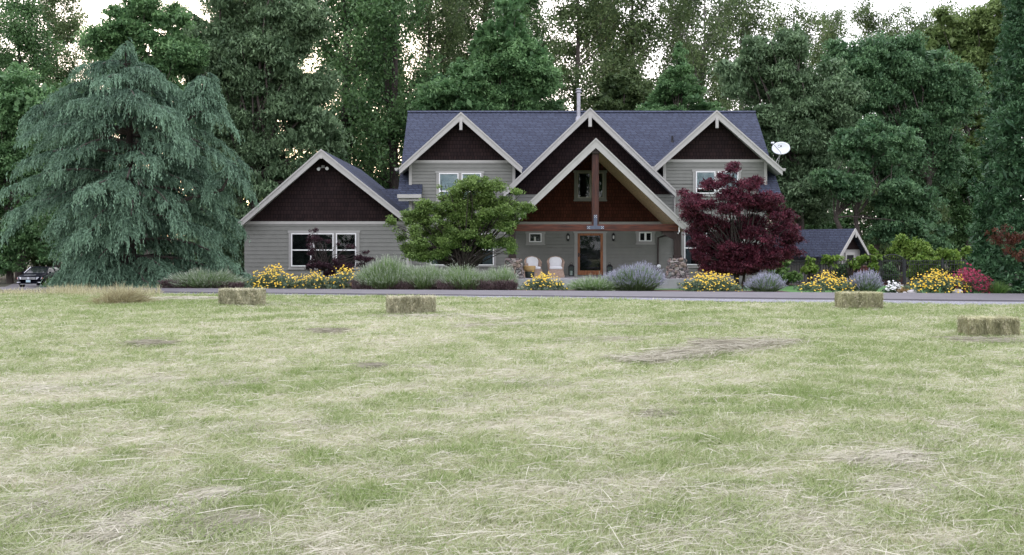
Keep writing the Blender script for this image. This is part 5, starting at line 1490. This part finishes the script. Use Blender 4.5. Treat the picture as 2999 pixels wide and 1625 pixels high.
bale(2814, 2975, 988, .80, .42, .29, 4, "hay bale nearest the camera at the right edge of the field, lower than the others", 144, True)

# ------------------------------------------------------------------ MOWN GRASS, CUT HAY
FM["blade"] = leaf_mat("grass_blade", (.215, .29, .10), (.57, .56, .44), .38, rough=.7, spec=.2, mid=(.37, .41, .22))
FM["straw"] = leaf_mat("dry_hay_stalk", (.28, .26, .20), (.63, .605, .51), .25, rough=.7, spec=.2, mid=(.47, .445, .355))
def grass():
    rng = np.random.default_rng(151); n = 1050000
    # density falls with distance from the mown edge in front of the viewer
    dmin, dmax = 3.4, 29.5
    u = rng.random(n); k = 1.0 - 1.75 + 1
    D = (dmin ** (.35) + u * (dmax ** .35 - dmin ** .35)) ** (1 / .35)
    hw = D * .62 + 1.2; x = rng.uniform(-1, 1, n) * hw; y = D
    wide = rng.random(n) < .28                       # the meadow runs on to both sides
    x = np.where(wide, np.sign(x) * (hw + rng.random(n) * 9), x)
    ok = y < YN(x) - .75 - smooth(-4, 10, x) * 1.0 + rng.normal(0, .12, n)
    x, y, D = x[ok], y[ok], D[ok]; n = len(x)
    s = straw(x, y)
    z = fz(x, y) - .004
    clumpy = fbm(x, y, .28)
    h = (.014 + .040 * clumpy ** 1.5 + .030 * (1 - s)) * rng.uniform(.5, 1.35, n) * (1 + .012 * D)
    lean = rng.normal(size=(n, 2)) * (.6 + .7 * s)[:, None]
    wind = np.stack([.35 + 0 * x, .12 + 0 * x], 1)
    base = np.stack([x, y, z], 1); tip = base + np.concatenate([(lean + wind * s[:, None]) * h[:, None], h[:, None]], 1)
    w = (.0021 + .00046 * D) * rng.uniform(.6, 1.4, n)
    tint = np.clip(s * .8 + rng.normal(0, .22, n) + .08, 0, 1)
    o = blade_obj("grass", blades(base, tip, w, rng), tint, FM["blade"], None)
    tag(o, "short mown meadow grass, green mixed with dry straw", "grass", kind="stuff")
grass()
def cut_hay():
    rng = np.random.default_rng(161); B, T, W_, Ti = [], [], [], []
    def add(x, y, ang, ln, lift, w, tint):
        n = len(x); z = fz(x, y)
        dx, dy = np.cos(ang) * ln * .5, np.sin(ang) * ln * .5
        l1 = lift * rng.random(n); l2 = lift * rng.random(n)
        B.append(np.stack([x - dx, y - dy, z + .006 + l1], 1)); T.append(np.stack([x + dx, y + dy, z + .006 + l2], 1)); W_.append(w); Ti.append(tint)
    # stalks scattered everywhere
    n = 200000; u = rng.random(n); D = (3.4 ** .2 + u * (28.5 ** .2 - 3.4 ** .2)) ** (1 / .2)
    hw = D * .62 + 1; x = rng.uniform(-1, 1, n) * hw; y = D
    x = np.where(rng.random(n) < .25, np.sign(x) * (hw + rng.random(n) * 9), x)
    keep = (rng.random(n) < .12 + 1.1 * np.clip(straw(x, y) - .25, 0, 1)) & (y < YN(x) - 1.4 - smooth(-4, 10, x))
    x, y, D = x[keep], y[keep], D[keep]; n = len(x)
    add(x, y, rng.normal(.35, .75, n), rng.uniform(.03, .20, n), .05, (.0018 + .00030 * D) * rng.uniform(.7, 1.3, n), np.clip(rng.normal(.6, .2, n), 0, 1))
    # single long stalks
    n = 800; u = rng.random(n); D = 3.6 * (20 / 3.6) ** u; x = rng.uniform(-1, 1, n) * (D * .62 + 1); y = D
    add(x, y, rng.normal(.2, 1.0, n), rng.uniform(.22, .55, n), .05, (.0024 + .00036 * D), np.clip(rng.normal(.85, .12, n), 0, 1))
    # raked wisps and heaps: (x0, y0, x1, y1 in picture px on the ground, stalks, half width m, height m, tint)
    for (a, b, c, e, m, hw, hh, tt) in ((1840, 1062, 2010, 1040, 1500, .28, .10, .42), (2000, 1042, 2300, 1000, 2200, .35, .12, .36), (2050, 1015, 2180, 1018, 700, .25, .16, .25), (80, 1150, 520, 1105, 1100, .2, .04, .6), (40, 1140, 330, 1130, 500, .2, .04, .6),
        (270, 1590, 480, 1480, 900, .14, .06, .6), (420, 1520, 680, 1440, 1000, .10, .06, .62), (0, 1540, 330, 1420, 900, .16, .05, .5), (560, 1560, 740, 1530, 900, .16, .07, .3), (2540, 1370, 2700, 1340, 1100, .16, .07, .55), (2680, 1340, 2800, 1240, 500, .15, .06, .62),
        (2560, 1445, 2760, 1425, 420, .12, .05, .55), (1075, 1083, 1120, 1080, 420, .1, .10, .05), (390, 1010, 500, 1012, 420, .22, .10, .12), (930, 974, 1010, 976, 320, .2, .09, .12), (2790, 1000, 2975, 1000, 800, .25, .06, .2), (1200, 1075, 1380, 1105, 300, .12, .03, .6),
        (620, 1130, 760, 1110, 420, .2, .05, .45), (1500, 1130, 1640, 1120, 650, .3, .05, .5), (1640, 1000, 1900, 992, 350, .25, .04, .4), (1330, 955, 1560, 950, 420, .35, .05, .5), (1750, 950, 2120, 955, 420, .35, .05, .5), (1900, 1220, 1980, 1215, 200, .12, .05, .15),
        (600, 1270, 760, 1240, 300, .2, .03, .5), (900, 1235, 980, 1260, 260, .15, .05, .55), (1950, 1560, 2300, 1500, 320, .2, .04, .6), (2050, 1400, 2500, 1560, 360, .25, .04, .6), (1650, 1380, 1950, 1560, 300, .2, .04, .6), (1280, 1180, 1400, 1160, 200, .12, .03, .55), (2600, 1180, 2700, 1130, 200, .15, .06, .5),
        (400, 880, 640, 878, 1500, .5, .10, .62), (700, 893, 1100, 893, 500, .4, .05, .6), (1280, 925, 1500, 940, 500, .35, .06, .62), (1100, 925, 1300, 930, 500, .2, .05, .6)):
        d0 = F * HC / (b - YH); d1 = F * HC / (e - YH); p0 = np.array([WX(a, d0), d0]); p1 = np.array([WX(c, d1), d1])
        m = int(m * .6); t = rng.random(m); ax = p1 - p0; L = np.linalg.norm(ax); nrm = np.array([-ax[1], ax[0]]) / (L + 1e-6)
        q = rng.normal(size=m) * .75; P_ = p0 + ax * t[:, None] + nrm * (q * hw)[:, None]
        Dm = (d0 + d1) / 2; ang = math.atan2(ax[1], ax[0]) + rng.normal(size=m) * .5
        add(P_[:, 0], P_[:, 1], ang, rng.uniform(.08, .42, m) * (1 if Dm < 12 else 1.4), hh * (.45 if Dm < 12 else .8), (.0022 + .0004 * Dm) * rng.uniform(.6, 1.3, m), np.clip(rng.normal(tt, .17, m), 0, 1))
    b, t = np.concatenate(B), np.concatenate(T)
    o = blade_obj("cut_hay", blades(b, t, np.concatenate(W_), rng, .025), np.concatenate(Ti), FM["straw"], None)
    tag(o, "loose pale cut hay scattered in wisps over the mown field", "hay", kind="stuff")
cut_hay()
def tall_grass():
    rng = np.random.default_rng(171); n = 9000
    x = rng.uniform(-24, -9.2, n); e = YN(x) - .55
    y = e - rng.gamma(1.4, .55, n)
    m = vnoise(x, y, .8) * (1 - smooth(-12.5, -9.5, x) * .85) > .34; x, y = x[m], y[m]; n = len(x)
    h = rng.uniform(.10, .34, n) * (.5 + vnoise(x, y, .5)) * (1 - .5 * smooth(-13.8, -15.2, x)); base = np.stack([x, y, fz(x, y)], 1)
    tip = base + np.stack([rng.normal(size=n) * .09 - .02, rng.normal(size=n) * .08, h], 1)
    # brown lodged heap of uncut stalks
    k = 2600; hx = WX(342, 24.6) + rng.normal(size=k) * .30; hy = 24.9 + rng.normal(size=k) * .3
    b2 = np.stack([hx, hy, fz(hx, hy)], 1); hh = .36 * np.exp(-((hx - WX(342, 24.6)) / .55) ** 2) * rng.uniform(.6, 1, k) + .06
    hh *= rng.uniform(.35, 1.15, k); t2 = b2 + np.stack([.10 + rng.normal(size=k) * .24, rng.normal(size=k) * .16 - .08, hh], 1)
    tint = np.concatenate([np.clip(rng.normal(.62, .22, n), 0, 1), np.clip(rng.normal(.3, .2, k), 0, 1)])
    V = blades(np.concatenate([base, b2]), np.concatenate([tip, t2]), .011, rng)
    FM["tall"] = leaf_mat("tall_dry_grass", (.24, .20, .105), (.58, .54, .37), .35, mid=(.38, .365, .21))
    o = blade_obj("tall_grass", V, tint, FM["tall"], None)
    tag(o, "uncut dry grass standing along the left road edge", "grass", kind="stuff")
tall_grass()

# ------------------------------------------------------------------ SKY AND SUN (evening, sun low behind the wood)
ELEV, AZ = R(9.0), R(-14.0)          # azimuth measured from +Y towards +X
w = bpy.data.worlds.new("World"); scene.world = w; w.use_nodes = True
nt = w.node_tree; bg = nt.nodes["Background"]
sky = N(nt, "ShaderNodeTexSky", sky_type="NISHITA"); sky.sun_disc = False
sky.sun_elevation = ELEV; sky.sun_rotation = AZ; sky.air_density = 1.0; sky.dust_density = 1.6; sky.ozone_density = 1.0
# thin high evening cloud over the clear sky: pale lavender, brighter overhead
tc = N(nt, "ShaderNodeTexCoord"); sp = N(nt, "ShaderNodeSeparateXYZ"); nt.links.new(tc.outputs["Generated"], sp.inputs[0])
vr = ramp(nt, [(0, (.725, .71, .755)), (1, (.86, .85, .95))]); nt.links.new(sp.outputs[2], vr.inputs[0])
vm = N(nt, "ShaderNodeMix", data_type="RGBA", blend_type="MULTIPLY"); vm.inputs[0].default_value = 1; vm.clamp_result = False
nt.links.new(vr.outputs[0], vm.inputs[6]); vm.inputs[7].default_value = (7.4, 7.4, 7.4, 1)
mx = N(nt, "ShaderNodeMix", data_type="RGBA"); mx.inputs[0].default_value = .84
nt.links.new(sky.outputs[0], mx.inputs[6]); nt.links.new(vm.outputs[2], mx.inputs[7]); nt.links.new(mx.outputs[2], bg.inputs["Color"]); bg.inputs["Strength"].default_value = .15
ld = bpy.data.lights.new("sun", "SUN"); lo_ = bpy.data.objects.new("sun", ld); col.objects.link(lo_)
ld.energy = .6; ld.angle = R(12); ld.color = (1, .86, .72)
sv = Vector((math.sin(AZ) * math.cos(ELEV), math.cos(AZ) * math.cos(ELEV), math.sin(ELEV)))
lo_.rotation_euler = (-sv).to_track_quat("-Z", "Y").to_euler()
scene.view_settings.view_transform = "Standard"; scene.view_settings.look = "None"
scene.view_settings.exposure = 1.65; scene.view_settings.gamma = 1.0
scene.cycles.max_bounces = 6; scene.cycles.diffuse_bounces = 3; scene.cycles.glossy_bounces = 3
scene.cycles.transmission_bounces = 3; scene.cycles.transparent_max_bounces = 6
scene.cycles.use_denoising = True; scene.cycles.denoiser = "OPENIMAGEDENOISE"; scene.cycles.denoising_input_passes = "RGB_ALBEDO_NORMAL"; scene.cycles.denoising_prefilter = "ACCURATE"
